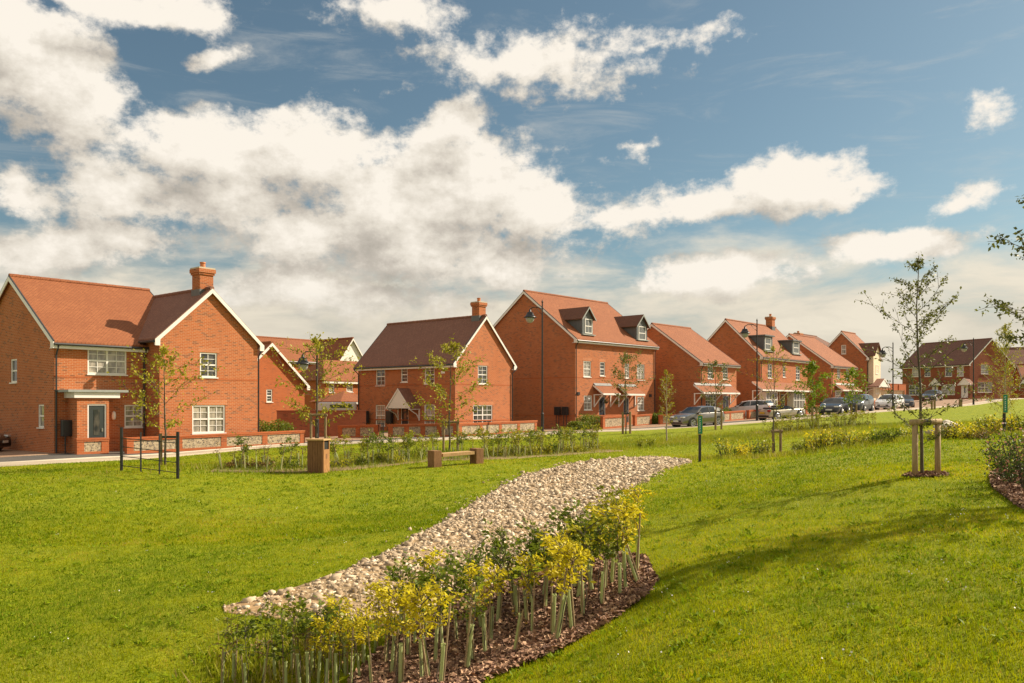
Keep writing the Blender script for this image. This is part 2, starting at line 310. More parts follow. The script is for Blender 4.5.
# ------------------------------------------------------------------ ground sheet and surfaces
ny,nx=GZ.shape; vs=np.stack([_mx.ravel(),_my.ravel(),GZ.ravel()],1)
i,j=np.meshgrid(np.arange(nx-1),np.arange(ny-1)); q=(j*nx+i).ravel(); g=npmesh('ground',vs,np.stack([q,q+1,q+nx+1,q+nx],1),'ground',nper=4); tag(g,kind='structure')
g.data.polygons.foreach_set('use_smooth',[True]*len(g.data.polygons))
def resample(P,n):
    P=np.array(P,float); d=np.r_[0,np.cumsum(np.hypot(*np.diff(P,axis=0).T))]; t=np.linspace(0,d[-1],n)
    return np.stack([np.interp(t,d,P[:,0]),np.interp(t,d,P[:,1])],1)
def ribbon(name,A,B,mat,dz,n=120,k=10,kind='structure',skirt=True,edge=0):
    A=resample(A,n);B=resample(B,n)
    t=np.linspace(0,1,k)[None,:,None]; G=A[:,None,:]*(1-t)+B[:,None,:]*t
    z=H(G[...,0],G[...,1])+dz
    if edge: z+= -edge*np.maximum(0,1-4*np.minimum(t[...,0],1-t[...,0]))
    V=np.concatenate([G,z[...,None]],-1)
    if skirt:
        V=np.concatenate([V[:,:1]-[0,0,.3],V,V[:,-1:]-[0,0,.3]],1); k+=2
    V=V.reshape(-1,3); i,j=np.meshgrid(np.arange(k-1),np.arange(n-1)); q=(j*k+i).ravel()
    o=npmesh(name,V,np.stack([q,q+1,q+k+1,q+k],1),mat,nper=4); return tag(o,kind=kind)
EDGE=[(-420,30),(-200,28.5),(0,29.5),(100,32),(165,34.5),(300,41.5),(440,44.2),(550,52.5),(650,57),(750,62),(800,65),(870,70),(910,74),(950,80),(990,94),(1024,110),(1060,130)]
E0=resample([((p-512)/F*d,d) for p,d in EDGE],90)
def offset(P,w):
    T=np.gradient(P,axis=0); T/=np.hypot(*T.T)[:,None]; N=np.stack([-T[:,1],T[:,0]],1)
    for _ in range(3): N[1:-1]=(N[:-2]+N[1:-1]+N[2:])/3
    return P+N*(np.asarray(w)[:,None] if np.ndim(w) else w)
ribbon('footpath',E0,offset(E0,1.3),'path',.05,160,6)
ribbon('kerb',offset(E0,1.3),offset(E0,1.45),'concrete',.09,160,3)
ribbon('road',offset(E0,1.43),offset(E0,5.6),'asphalt',.03,160,10)
ribbon('forecourt_paving',offset(E0,5.57),offset(E0,13),'block',.05,160,12)
ribbon('parking_apron',[((p-512)/F*d,d) for p,d in((868,76),(905,80),(945,86),(985,100))],[((p-512)/F*d,d) for p,d in((872,98),(900,126),(940,128),(990,128))],'block',.075,60,24)

# ------------------------------------------------------------------ houses
class House:
    def __init__(s,name,label,x,y,rot,L,W,ze,dz,zb,oe=.30,ov=.13,group='brick houses along the street'):
        s.O=Vector((x,y,zb)); s.rot=rot; s.L,s.W=L,W; s.ze,s.dz=ze-zb,dz; s.oe,s.ov=oe,ov
        s.tan=dz/(W/2); s.root=empty(name,s.O,rot,label,'house',group)
        s.mi=Matrix.Rotation(-rot,3,'Z'); s.holes={'front':[],'left':[],'right':[],'cross':[]}
        s.x0,s.x1,s.y0,s.y1=ov,L-ov,oe,W-oe; s.pl={'front':s.y0,'left':s.x0,'right':s.x1}
    def pix(s,plane,px,py,off=0):
        o=s.mi@(Vector((0,0,CZ))-s.O); d=s.mi@Vector(((px-512)/F,1,(HZ-py)/F))
        ax=1 if plane in('front','cross') else 0; c=s.pl[plane]+off; t=(c-o[ax])/d[ax]; p=o+d*t
        return (p.x if ax else p.y, p.z)
    def mp(s,plane,extra=0):
        c=s.pl[plane]+extra
        if plane in('front','cross'): return lambda a,z,d:(a,c+d,z)
        if plane=='left': return lambda a,z,d:(c+d,a,z)
        return lambda a,z,d:(c-d,a,z)
    def rect(s,plane,px0,px1,py0,py1,off=0):
        pm=(px0+px1)/2; a0=s.pix(plane,px0,py0,off)[0]; a1=s.pix(plane,px1,py0,off)[0]; z1=s.pix(plane,pm,py0,off)[1]; z0=s.pix(plane,pm,py1,off)[1]
        return min(a0,a1),max(a0,a1),z0,z1
def mbox(mb,mp,a0,a1,z0,z1,d0,d1): return mb.hexa([mp(a0,z0,d0),mp(a1,z0,d0),mp(a1,z0,d1),mp(a0,z0,d1),mp(a0,z1,d0),mp(a1,z1,d0),mp(a1,z1,d1),mp(a0,z1,d1)])
def clip(poly,hp):
    for (a,b,c) in hp: # keep a*s+b*z<=c
        out=[]
        for i in range(len(poly)):
            p,q=poly[i-1],poly[i]; fp=a*p[0]+b*p[1]-c; fq=a*q[0]+b*q[1]-c
            if (fp<=0)!=(fq<=0): t=fp/(fp-fq); out.append((p[0]+(q[0]-p[0])*t,p[1]+(q[1]-p[1])*t))
            if fq<=0: out.append(q)
        poly=out
        if len(poly)<3: return []
    return poly
def wall(mb,mp,a0,a1,z0,z1,holes,hp=(),depth=.12):
    S=sorted({a0,a1,*[min(max(h[k],a0),a1) for h in holes for k in(0,1)]}); Zs=sorted({z0,z1,*[h[k] for h in holes for k in(2,3)]})
    for i in range(len(S)-1):
        for j in range(len(Zs)-1):
            cx=(S[i]+S[i+1])/2; cz=(Zs[j]+Zs[j+1])/2
            if any(h[0]<cx<h[1] and h[2]<cz<h[3] for h in holes): continue
            p=clip([(S[i],Zs[j]),(S[i+1],Zs[j]),(S[i+1],Zs[j+1]),(S[i],Zs[j+1])],hp)
            if p: mb.add([mp(a,z,0) for a,z in p],[tuple(range(len(p)))])
    for h in holes:
        c=[(h[0],h[2]),(h[1],h[2]),(h[1],h[3]),(h[0],h[3])]
        for k in range(4):
            p,q=c[k-1],c[k]; mb.add([mp(*p,0),mp(*q,0),mp(*q,depth),mp(*p,depth)],[(0,1,2,3)])
def window(h,plane,r,n=1,rows=2,cols=2,lintel=True,glass='glass',sill=True,hole=True,off=0,parent=None):
    a0,a1,z0,z1=r
    if hole: h.holes[plane].append(r)
    mp=h.mp(plane,off); f=MB(); fw=.07
    e=0 if hole else -.06
    for b in((a0,a0+fw,z0,z1),(a1-fw,a1,z0,z1),(a0+fw,a1-fw,z0,z0+fw),(a0+fw,a1-fw,z1-fw,z1)): mbox(f,mp,*b,.03+e,.1+e)
    w=(a1-a0)/n
    for k in range(n):
        b0=a0+k*w+(fw if k==0 else fw*.6); b1=a0+(k+1)*w-(fw if k==n-1 else fw*.6)
        if k<n-1: mbox(f,mp,b1,b1+fw*1.2,z0+fw,z1-fw,.035+e,.098+e)
        zm=(z0+z1)/2
        for (c,dd) in ((zm,.028),): mbox(f,mp,b0,b1,zm-.035,zm+.035,.045+e,.095+e)
        for c in range(1,cols): x=b0+(b1-b0)*c/cols; mbox(f,mp,x-.014,x+.014,z0+fw,zm-.035,.06+e,.094+e); mbox(f,mp,x-.014,x+.014,zm+.035,z1-fw,.06+e,.094+e)
        for zz0,zz1 in((z0+fw,zm-.035),(zm+.035,z1-fw)):
            z=(zz0+zz1)/2
            if rows>1: mbox(f,mp,b0,b1,z-.0125,z+.0125,.062+e,.092+e)
    if sill: mbox(f,mp,a0-.04,a1+.04,z0-.05,z0-.003,-.05,.1)
    wn=f.build('window','white',parent or h.root)
    g=MB(); p=[mp(a0+.03,z0+.03,.088+e),mp(a1-.03,z0+.03,.088+e),mp(a1-.03,z1-.03,.088+e),mp(a0+.03,z1-.03,.088+e)]; g.slab(p,Vector(mp(0,0,.1))-Vector(mp(0,0,.092))); g.build('pane',glass if glass!='glass' or random.random()>.35 else 'glassn',wn)
    if lintel:
        l=MB(); mbox(l,mp,a0-.1,a1+.1,z1+.003,z1+.24,-.006,.05); l.build('lintel','brick_o' ,wn)
    return wn
def door(h,plane,r,mat='door',glassy=True,off=0,parent=None,hole=True):
    a0,a1,z0,z1=r; mp=h.mp(plane,off); d=MB(); mbox(d,mp,a0+.06,a1-.06,z0,z1-.06,.06,.1); dd=d.build('door',mat,parent or h.root,bevel=.004)
    if hole: h.holes[plane].append(r)
    f=MB()
    for b in((a0,a0+.06,z0,z1),(a1-.06,a1,z0,z1),(a0+.06,a1-.06,z1-.06,z1)): mbox(f,mp,*b,.03,.12)
    f.build('door_frame','white',dd)
    if glassy:
        m=(a0+a1)/2; g=MB(); mbox(g,mp,m-.13,m+.13,z0+.8,z1-.25,.05,.058); g.build('door_glass','glass',dd)
    k=MB(); mbox(k,mp,a1-.2,a1-.14,z0+.95,z0+1.1,.03,.058); k.build('handle','rim',dd)
    return dd
def roofx(h,x0,x1,W,ze,dz,root,mat='tile',y0=0,th=.13,gut=True,barge=(1,1),left_trim=None):
    """ridge along local x, eaves at y0 and y0+W"""
    ym=y0+W/2; r=MB(); t=dz/(W/2); sl=math.hypot(1,t)
    r.slab([(x0,y0,ze),(x1,y0,ze),(x1,ym,ze+dz),(x0,ym,ze+dz)],(0,0,-th)); r.slab([(x0,y0+W,ze),(x1,y0+W,ze),(x1,ym+.001,ze+dz),(x0,ym+.001,ze+dz)],(0,0,-th))
    ro=r.build('roof',mat,root); k=MB(); n=max(2,int((x1-x0)/.45))
    for i in range(n):
        a=x0+(x1-x0)*i/n; b=x0+(x1-x0)*(i+1)/n-.015; k.tube([(a,ym,ze+dz-.015),(b,ym,ze+dz-.015)],[.11,.12],8)
    k.build('ridge_tiles',mat,ro)
    b=MB()
    for e,(xa,xb) in enumerate(((x0-.035,x0-.003),(x1+.003,x1+.035))):
        if not barge[e]: continue
        for s_,(ya,yb) in((1,(y0,ym)),(-1,(y0+W,ym))): b.slab([(xa,ya,ze-.25),(xa,ya,ze-.05),(xa,yb,ze+dz-.05),(xa,yb,ze+dz-.25)],(xb-xa,0,0))
        for ya in(y0-.02,y0+W-.33): b.box(xa-.004 if e==0 else xa,xb if e==0 else xb+.004,ya,ya+.3,ze-.32,ze-.04)
    for ya,yb in((y0+.02,y0+.05),(y0+W-.05,y0+W-.02)): b.box(x0+.01,x1-.01,ya,yb,ze-.32,ze-.135)
    for ya,yb in((y0+.052,y0+.5),(y0+W-.5,y0+W-.052)): b.box(x0+.01,x1-.01,ya,yb,ze-.32,ze-.30)
    b.build('fascia_boards','white',ro)
    if gut:
        g=MB(); 
        for y in(y0-.05,y0+W+.05): g=MB(); g.tube([(x0,y,ze-.14),(x1,y,ze-.14)],.06,8); g.build('gutter','blackp',ro)
    for xa in(x0,x1-.02):
        d=MB()
        for (ya,yb) in((y0,ym),(y0+W,ym)): d.slab([(xa-.02,ya,ze-.045),(xa-.02,ya,ze+.012),(xa-.02,yb,ze+dz+.012),(xa-.02,yb,ze+dz-.045)],(.05,0,0))
        d.build('verge_trim','blackp',ro)
    return ro
def roofy(h,x0,x1,ya,yb,ze,dz,root,mat='tile',th=.13,front_only=True):
    """ridge along local y from ya (front gable) to yb"""
    xm=(x0+x1)/2; r=MB()
    r.slab([(x0,ya,ze),(x0,yb,ze),(xm,yb,ze+dz),(xm,ya,ze+dz)],(0,0,-th)); r.slab([(x1,ya,ze),(x1,yb,ze),(xm+.001,yb,ze+dz),(xm+.001,ya,ze+dz)],(0,0,-th)); ro=r.build('roof',mat,root)
    k=MB(); n=max(1,int((yb-ya)/.45))
    for i in range(n): k.tube([(xm,ya+(yb-ya)*i/n,ze+dz-.015),(xm,ya+(yb-ya)*(i+1)/n-.015,ze+dz-.015)],[.11,.12],8)
    k.build('ridge_tiles',mat,ro); b=MB()
    for (xa,xb) in((x0,xm),(x1,xm)): b.slab([(xa,ya-.035,ze-.26),(xa,ya-.035,ze-.04),(xb,ya-.035,ze+dz-.04),(xb,ya-.035,ze+dz-.26)],(0,.032,0))
    for xa in(x0-.01,x1-.23): b.box(xa,xa+.24,ya-.04,ya-.003,ze-.33,ze-.04); b.box(xa+.03,xa+.21,ya+.0,ya+.12,ze-.31,ze-.14)
    b.build('fascia_boards','white',ro)
    g=MB()
    for x in(x0-.05,x1+.05): g=MB(); g.tube([(x,ya+.02,ze-.14),(x,yb,ze-.14)],.06,8); g.build('gutter','blackp',ro)
    return ro
def pipe(h,x,y,ztop,side='front',bend=(0,.3)):
    m=MB(); m.tube([(x,y-bend[1],ztop),(x,y-bend[1]*.8,ztop-.12),(x+bend[0],y-.07,ztop-.42),(x+bend[0],y-.07,.05)],.04,8)
    for z in (1.2,2.8): m.box(x+bend[0]-.05,x+bend[0]+.05,y-.06,y,z,z+.05)
    m.build('drainpipe','blackp',h.root)
def chimney(h,x,y,z0,z1,w=.62,d=.62,pot=.26,pots=1):
    m=MB(); m.box(x-w/2,x+w/2,y-d/2,y+d/2,z0,z1-.36); m.box(x-w/2-.05,x+w/2+.05,y-d/2-.05,y+d/2+.05,z1-.36,z1-.26); m.box(x-w/2-.09,x+w/2+.09,y-d/2-.09,y+d/2+.09,z1-.26,z1-.07)
    c=m.build('chimney','brick',h.root); k=MB(); k.box(x-w/2-.07,x+w/2+.07,y-d/2-.07,y+d/2+.07,z1-.068,z1); k.build('chimney_cap','concrete',c)
    p=MB(); p.lathe([(.13,0),(.12,pot*.8),(.15,pot*.82),(.14,pot)],12,(x,y,z1)); p.build('chimney_pot','clay',c)
    l=MB(); l.box(x-w/2-.03,x+w/2+.03,y-d/2-.03,y+d/2+.03,z0,z0+.45 if h else z0); l.build('lead_flashing','lead',c)
def walls(h,ztop=None,mat='brick',back=True,band=True,gband=True,zband=None):
    m=MB(); zb=-.6; t=h.tan
    zt=h.ze+h.oe*t-.132
    wall(m,h.mp('front'),h.x0,h.x1,zb,zt,h.holes['front'])
    hp=[(-t,1,h.ze-.132),(t,1,h.ze+h.W*t-.132)]
    for p in('left','right'): wall(m,h.mp(p),h.y0,h.y1,zb,h.ze+h.dz,h.holes[p],hp)
    m.add([(h.x0,h.y1,zb),(h.x1,h.y1,zb),(h.x1,h.y1,zt),(h.x0,h.y1,zt)],[(0,1,2,3)])
    o=m.build('wall',mat,h.root)
    if zband:
        for z in zband:
            for q in((h.x0-.012,h.x1+.012,h.y0-.012,h.y0+.05),(h.x0-.012,h.x0+.05,h.y0+.051,h.y1),(h.x1-.05,h.x1+.012,h.y0+.051,h.y1)): b=MB(); b.box(*q,z,z+.075); b.build('brick_course','brick_b',o)
    return o
def smallbox(h,mp,r,d0,d1,name,mat,bevel=.01):
    m=MB(); mbox(m,mp,*r,d0,d1); return m.build(name,mat,h.root,bevel=bevel)
def meter_box(x,y,rz,label,zt=1.35,w=.55,hh=.75):
    z=float(H(x,y)); r=empty('meter_box',(x,y,z),rz,label,'meter box','black meter boxes on legs beside the houses')
    m=MB(); m.box(-w/2,w/2,-.12,.12,zt-hh,zt); m.build('cabinet','blackp',r,bevel=.02)
    c=MB(); c.box(-w/2+.04,w/2-.04,-.135,-.121,zt-hh+.05,zt-.05); c.build('cabinet_door','black',r)
    for s in(-1,1): l=MB(); l.tube([(s*w*.25,0,-.2),(s*w*.25,0,zt-hh)],.03,8); l.build('leg','blackp',r)
def garden_wall(A,B,label,h0=.78,name='garden_wall',panels=None,ends=True,mat='brick_b',th=.24,flintp=True,zoff=0):
    """low brick wall with flint panels between plan points A and B"""
    A=Vector(A);B=Vector(B); L=(B-A).length; rz=math.atan2(B.y-A.y,B.x-A.x); za=float(H(A.x,A.y)); zb=float(H(B.x,B.y)); r=empty(name,(A.x,A.y,za+zoff),rz,label,'wall','low flint and brick garden walls')
    k=(zb-za)/L; n=panels or max(1,round(L/3.2)); pw=.3; step=(L-pw)/n
    def bx(m,x0,x1,y0,y1,z0,z1,): m.hexa([(x0,y0,z0+k*x0),(x1,y0,z0+k*x1),(x1,y1,z0+k*x1),(x0,y1,z0+k*x0),(x0,y0,z1+k*x0),(x1,y0,z1+k*x1),(x1,y1,z1+k*x1),(x0,y1,z1+k*x0)])
    b=MB(); bx(b,0,L,0,th,-.5,.13)
    for i in range(n+1): bx(b,i*step,i*step+pw,0,th,.13,h0-.15)
    if not flintp: bx(b,0,L,.01,th-.01,.13,h0-.15)
    bx(b,-.02,L+.02,-.02,th+.02,h0-.15,h0-.075)
    b.build('brickwork',mat,r); c=MB(); bx(c,-.03,L+.03,-.035,th+.035,h0-.075,h0); c.build('coping','brick_b',r)
    if flintp:
        for i in range(n): f=MB(); bx(f,i*step+pw,(i+1)*step,.02,th-.02,.13,h0-.15); f.build('flint_panel','flint',r)
    return r
def hedge(x,y,lx,ly,hz,label,rz=0,mat='hedge',n=3800,ls=.11,name='hedge'):
    z=float(H(x,y)); root=empty(name,(x,y,z),rz,label,'hedge')
    nlob=max(3,int(lx/.45)); P=[]
    for k in range(nlob):
        cx=(k+.5)/nlob*lx-lx/2; hh=hz*random.uniform(.85,1.1)
        m=n//nlob; u=RNG.normal(size=(m,3)); u/=np.linalg.norm(u,axis=1)[:,None]; rr=RNG.uniform(.6,1.05,(m,1))
        P.append(u*rr*[lx/nlob*.8,ly/2,hh/2]+[cx,0,hh/2])
    P=np.concatenate(P); leaves('foliage',P,ls,mat,root)
    s=MB(); 
    for k in range(nlob): cx=(k+.5)/nlob*lx-lx/2; s.tube([(cx,0,-.1),(cx+random.uniform(-.1,.1),0,hz*.7)],.02,5)
    s.build('stems','bark',root); return root
def leaves(name,P,size,mat,parent,droop=.3,asp=.55,jit=.35,dirs=None):
    n=len(P); s=size*RNG.uniform(.6,1.3,(n,1)); d=RNG.normal(size=(n,3)) if dirs is None else dirs+RNG.normal(size=(n,3))*.5; d[:,2]-=droop; d/=np.linalg.norm(d,axis=1)[:,None]
    u=RNG.normal(size=(n,3)); w=np.cross(d,u); w/=np.linalg.norm(w,axis=1)[:,None]+1e-9
    up=np.cross(w,d)
    V=np.stack([P,P+d*s*.5+w*s*asp*.5+up*s*.1,P+d*s,P+d*s*.5-w*s*asp*.5+up*s*.1],1).reshape(-1,3)
    T=np.arange(n*4).reshape(-1,4); return npmesh(name,V,T,mat,RNG.uniform(0,1,n),parent,4)

# ---- big house on the left (L-shaped)
h=House('brick_house','large L-shaped brick house with a flat porch canopy and lit front gable',-19.87,36,R(50.5),9.6,10.1,2.71+CZ,3.32,CZ-2.27)
h.x1=h.pix('front',144.5,400)[0]+0.0; PR=1.35
h.pl['cross']=h.y0-PR; cx0=h.pix('cross',159.5,400)[0]; cx1=h.pix('cross',257.5,400)[0]
window(h,'front',h.rect('front',87.6,126.7,347.4,374.4),2); window(h,'front',h.rect('front',124.5,143.2,404.7,427.1),1)
PJ=.95; d1=h.rect('front',87.6,106.6,404,441.6,-PJ); d1=(d1[0],d1[1],0.05,d1[3])
window(h,'left',h.rect('left',10.5,17,359,382.5),1,1,1,False); window(h,'left',h.rect('left',38,44,404.5,427.5),1,1,1,False)
window(h,'cross',h.rect('cross',200,217.2,352.5,377.3),1); window(h,'cross',h.rect('cross',192.3,225.3,405,433),2,glass='glassn')
door(h,'front',d1,'door',off=-PJ,hole=False)
m=MB(); t=h.tan; zb=-.6; zt=h.ze+h.oe*t-.132
wall(m,h.mp('front'),h.x0,cx0+.05,zb,zt,h.holes['front'])
hp=[(-t,1,h.ze-.132),(t,1,h.ze+h.W*t-.132)]; wall(m,h.mp('left'),h.y0,h.y1,zb,h.ze+h.dz,h.holes['left'],hp)
ex0,ex1=cx0-.28,cx1+.28; czE=h.pix('cross',258.5,347)[1]+.12; czA=h.pix('cross',210,287.0,-.3)[1]; cdz=czA-czE; ct=cdz/((ex1-ex0)/2)
hpc=[(-ct,1,czE-ex0*ct-.135),(ct,1,czE+ex1*ct-.135)]
wall(m,h.mp('cross'),cx0,cx1,zb,czE+cdz,h.holes['cross'],hpc)
yc=h.pl['cross']; ztc=czE+.28*ct-.135
m.add([(cx0,yc,zb),(cx0,h.y0,zb),(cx0,h.y0,ztc),(cx0,yc,ztc)],[(0,1,2,3)]); m.add([(cx1,yc,zb),(cx1,h.y1,zb),(cx1,h.y1,ztc),(cx1,yc,ztc)],[(0,1,2,3)])
m.add([(h.x0,h.y1,zb),(cx1,h.y1,zb),(cx1,h.y1,zt),(h.x0,h.y1,zt)],[(0,1,2,3)])
wo=m.build('wall','brick',h.root); zs=h.pix('cross',210,380)[1]
for q in((h.x0-.012,cx0,h.y0-.012,h.y0+.04,zs,zs+.075),(cx0-.012,cx1+.012,yc-.012,yc+.04,zs,zs+.075),(cx0-.012,cx0+.03,yc+.041,h.y0-.013,zs,zs+.075),(h.x0-.012,cx0,h.y0-.014,h.y0+.04,.62,.69)): b=MB(); b.box(*q); b.build('brick_course','brick_b',wo)
roofx(h,0,(ex0+ex1)/2,h.W,h.ze,h.dz,h.root,'tile',barge=(1,0)); roofy(h,ex0,ex1,yc-.13,h.W/2+.3,czE,cdz,h.root,'tile_m')
cy=yc+.75; xm=(ex0+ex1)/2; chimney(h,xm,cy,czE+cdz-.5,h.pix('cross',200,268.5,.9)[1],.72,.72,.3)
pipe(h,h.x0+.06,h.y0,h.ze-.2); pipe(h,cx0-.1,h.y0-.02,h.ze-.2,bend=(0,.28)); pipe(h,cx1+.25,yc+.1,czE-.2,bend=(-.17,.1))
# porch canopy on brick piers
ca=h.rect('front',66.6,127,388.5,392.5,-1.0); r0=h.pix('front',75,400,-1.0)[0]; r1=h.pix('front',118.5,400,-1.0)[0]; zc=h.pix('front',98,393,-1.05)[1]
k=empty('canopy',(0,0,0)); k.parent=h.root
bpy.data.objects.remove(k)
k=MB(); k.box(ca[0],ca[1],h.y0-1.15,h.y0,zc+.03,zc+.14); can=k.build('porch_canopy','slate',h.root,bevel=.01)
k=MB(); k.box(r0-.05,r1+.05,h.y0-1.05,h.y0-.0,zc-.22,zc+.028); k.build('canopy_fascia','white',can,bevel=.01)
px0=h.pix('front',77,420,-PJ)[0]; px1=h.pix('front',109,420,-PJ)[0]; k=MB(); wall(k,lambda a,z,d:(a,h.y0-PJ+d,z),px0,px1,-.5,zc-.222,[d1],(),.12)
for q in(px0,px1): k.add([(q,h.y0-PJ,-.5),(q,h.y0,-.5),(q,h.y0,zc-.222),(q,h.y0-PJ,zc-.222)],[(0,1,2,3)])
k.build('porch_wall','brick',h.root)
r=h.rect('front',110.5,115,411,420); k=MB(); c=((r[0]+r[1])/2,h.y0-.1,(r[2]+r[3])/2); k.lathe([(.03,-.2),(.09,-.14),(.1,0),(.08,.14),(.03,.2)],10,c); k.box(c[0]-.03,c[0]+.03,c[1],h.y0,c[2]-.05,c[2]+.05); k.build('wall_light','white',h.root,True)
r=h.rect('front',123.5,127,394,397.5); smallbox(h,h.mp('front'),r,-.06,-.001,'alarm_box','redbox'); r=h.rect('front',65,70,402,405.5); smallbox(h,h.mp('front'),r,-.03,-.001,'wall_vent','brick_b',.003)
def wpt(h,x,y): return (h.root.location+Matrix.Rotation(h.rot,3,'Z')@Vector((x,y,0)))
mbx=h.pix('front',68,430,-.25); p=wpt(h,mbx[0],h.y0-.35); meter_box(p.x,p.y,h.rot,'black meter box on two legs beside the porch of the large left house',1.5,.62,.72)
H1=h
def gwx(h,px,off): return h.pix('front',px,445,off)[0]
a=wpt(h,gwx(h,77,-1.55),h.y0-1.55); b_=wpt(h,gwx(h,108.5,-1.55),h.y0-1.55); garden_wall(a.xy,b_.xy,'short flint panel wall in front of the grey front door',.72,panels=1)
a=wpt(h,gwx(h,127,-2.3),h.y0-2.3); b_=wpt(h,gwx(h,305,-2.3),h.y0-2.3); garden_wall(a.xy,b_.xy,'long flint and brick garden wall running below the gable of the large left house',.74,panels=4)
p=Vector(pt(274,46.3)); hedge(p.x,p.y,2.2,1.1,1.4,'rounded green hedge at the right corner of the large left house',h.rot)

# ---- low gabled outbuilding right of it
def simple_gable_front(name,label,O,rot,x0,x1,depth,apexpx,apexpy,eavepy,eavepx,zb,mat='brick_b',roofmat='tile',ov=.25,group=None,gablemat=None):
    h=House(name,label,O[0],O[1],rot,x1-x0,depth,5,2,zb,group=group or 'brick houses along the street'); h.pl['front']=0; h.y0=0
    return h
h=House('brick_outbuilding','low brick outbuilding with one small window in its sunlit gable, beside the hedge',(255-512)/F*56,56,R(50.5),5,8,4,2,CZ-2.27,group='brick houses along the street')
h.pl['front']=0
xa=h.pix('front',270,342)[0]; xb=h.pix('front',307.5,386)[0]; zA=h.pix('front',270,342,-.25)[1]; zE=h.pix('front',308,385.5,-.25)[1]; hw=xb-xa; x0=xa-hw; x1=xb
window(h,'front',h.rect('front',266.5,272.5,389.3,402),1,2,1,False)
m=MB(); ct=(zA-zE)/(hw); hpc=[(-ct,1,zE-x0*ct-.135),(ct,1,zE+x1*ct-.135)]
wall(m,h.mp('front'),x0+.25,x1-.25,-.5,zA,h.holes['front'],hpc)
zt=zE+.25*ct-.135
for x in(x0+.25,x1-.25): m.add([(x,0,-.5),(x,7.5,-.5),(x,7.5,zt),(x,0,zt)],[(0,1,2,3)])
m.add([(x0+.25,7.5,-.5),(x1-.25,7.5,-.5),(x1-.25,7.5,zt),(x0+.25,7.5,zt)],[(0,1,2,3)]); m.add([(x0+.25,7.5,zt),(x1-.25,7.5,zt),((x0+x1)/2,7.5,zA-.14)],[(0,1,2)])
m.build('wall','brick_b',h.root); roofy(h,x0,x1,-.25,7.8,zE,zA-zE,h.root,'tile')
# ---- background L-shaped house (white gable), two-window wing and pyramid-roofed garage
h=House('brick_house','distant house behind the yard wall with a dark slope and white boarded gable',(270-512)/F*82,82,R(50.5),9,9,4,3,CZ-1.9); h.pl['front']=0
xg=h.pix('front',352,340)[0]; zA=h.pix('front',353,338)[1]; zE=h.pix('front',338,361.5)[1]; hw=(h.pix('front',366,361)[0]-h.pix('front',338,361)[0])/2
x0,x1=xg-hw,xg+hw; ct=(zA-zE)/hw
m=MB(); hpc=[(-ct,1,zE-x0*ct-.14),(ct,1,zE+x1*ct-.14)]; wall(m,h.mp('front'),x0+.2,x1-.2,zE-.1,zA,[],hpc); m.build('gable_boarding','white',h.root)
m=MB(); wall(m,h.mp('front'),x0+.2,x1-.2,-.5,zE-.1,[]); m.add([(x0+.2,0,-.5),(x0+.2,10,-.5),(x0+.2,10,zE),(x0+.2,0,zE)],[(0,1,2,3)]); m.add([(x1-.2,0,-.5),(x1-.2,10,-.5),(x1-.2,10,zE),(x1-.2,0,zE)],[(0,1,2,3)]); 
xl=x0-9; m.add([(xl,1.5,-.5),(x0+.3,1.5,-.5),(x0+.3,1.5,zE),(xl,1.5,zE)],[(0,1,2,3)]); m.build('wall','brick_b',h.root)
roofy(h,x0,x1,-.2,8,zE,zA-zE,h.root,'tile'); roofx(h,xl-4,xg,9,zE-.02,zA-zE-.05,h.root,'tile',y0=1.2,barge=(0,0))
h=House('brick_wing','low distant brick wing with two small white windows behind the yard wall',(318-512)/F*74,74,R(50.5),8,6,4,2.6,CZ-1.95); h.pl['front']=.3; h.y0=.3
zE=h.pix('front',338,380.5)[1]; zR=h.pix('front',345,361,3)[1]; xl=h.pix('front',322,390)[0]; xr_=xl+7.5
window(h,'front',h.rect('front',329,334.5,382.5,392.5),1,1,1,False); window(h,'front',h.rect('front',346.5,353,382,392),1,1,1,False)
m=MB(); wall(m,h.mp('front'),xl+.3,xr_,-.5,zE,h.holes['front']); m.add([(xl+.3,.3,-.5),(xl+.3,5.7,-.5),(xl+.3,5.7,zE),(xl+.3,.3,zE)],[(0,1,2,3)]); m.build('wall','brick_b',h.root)
m=MB(); m.slab([(xl,0,zE),(xr_,0,zE),(xr_,3,zR),(xl+2.2,3,zR)],(0,0,-.1)); m.add([(xl,0,zE),(xl+2.2,3,zR),(xl,6,zE)],[(0,1,2)]); m.add([(xl,6,zE),(xl+2.2,3,zR),(xr_,3,zR),(xr_,6,zE)],[(0,1,2,3)]); ro=m.build('roof','tile',h.root); m=MB(); m.box(xl+.05,xr_,.02,.29,zE-.28,zE-.11); m.build('fascia_boards','white',ro)
h=House('brick_garage','open-fronted brick garage with a small hipped tile roof beside the middle-left house',(340-512)/F*68,68,R(50.5),4,4,4,2,CZ-2.0); h.pl['front']=0
zE=h.pix('front',350,401.5)[1]; zA=h.pix('front',359,391,2)[1]; xl=h.pix('front',339,402)[0]; xr_=xl+4.2
m=MB(); m.add([(xl,-.2,zE),(xr_,-.2,zE),(xr_,4,zE),(xl,4,zE),(xl+2.1,1.9,zA)],[(0,1,4),(1,2,4),(2,3,4),(3,0,4)]); m.build('roof','tile',h.root)
m=MB(); m.box(xl+.1,xr_-.1,-.16,-.12,zE-.22,zE-.02); m.build('fascia_boards','white',h.root)
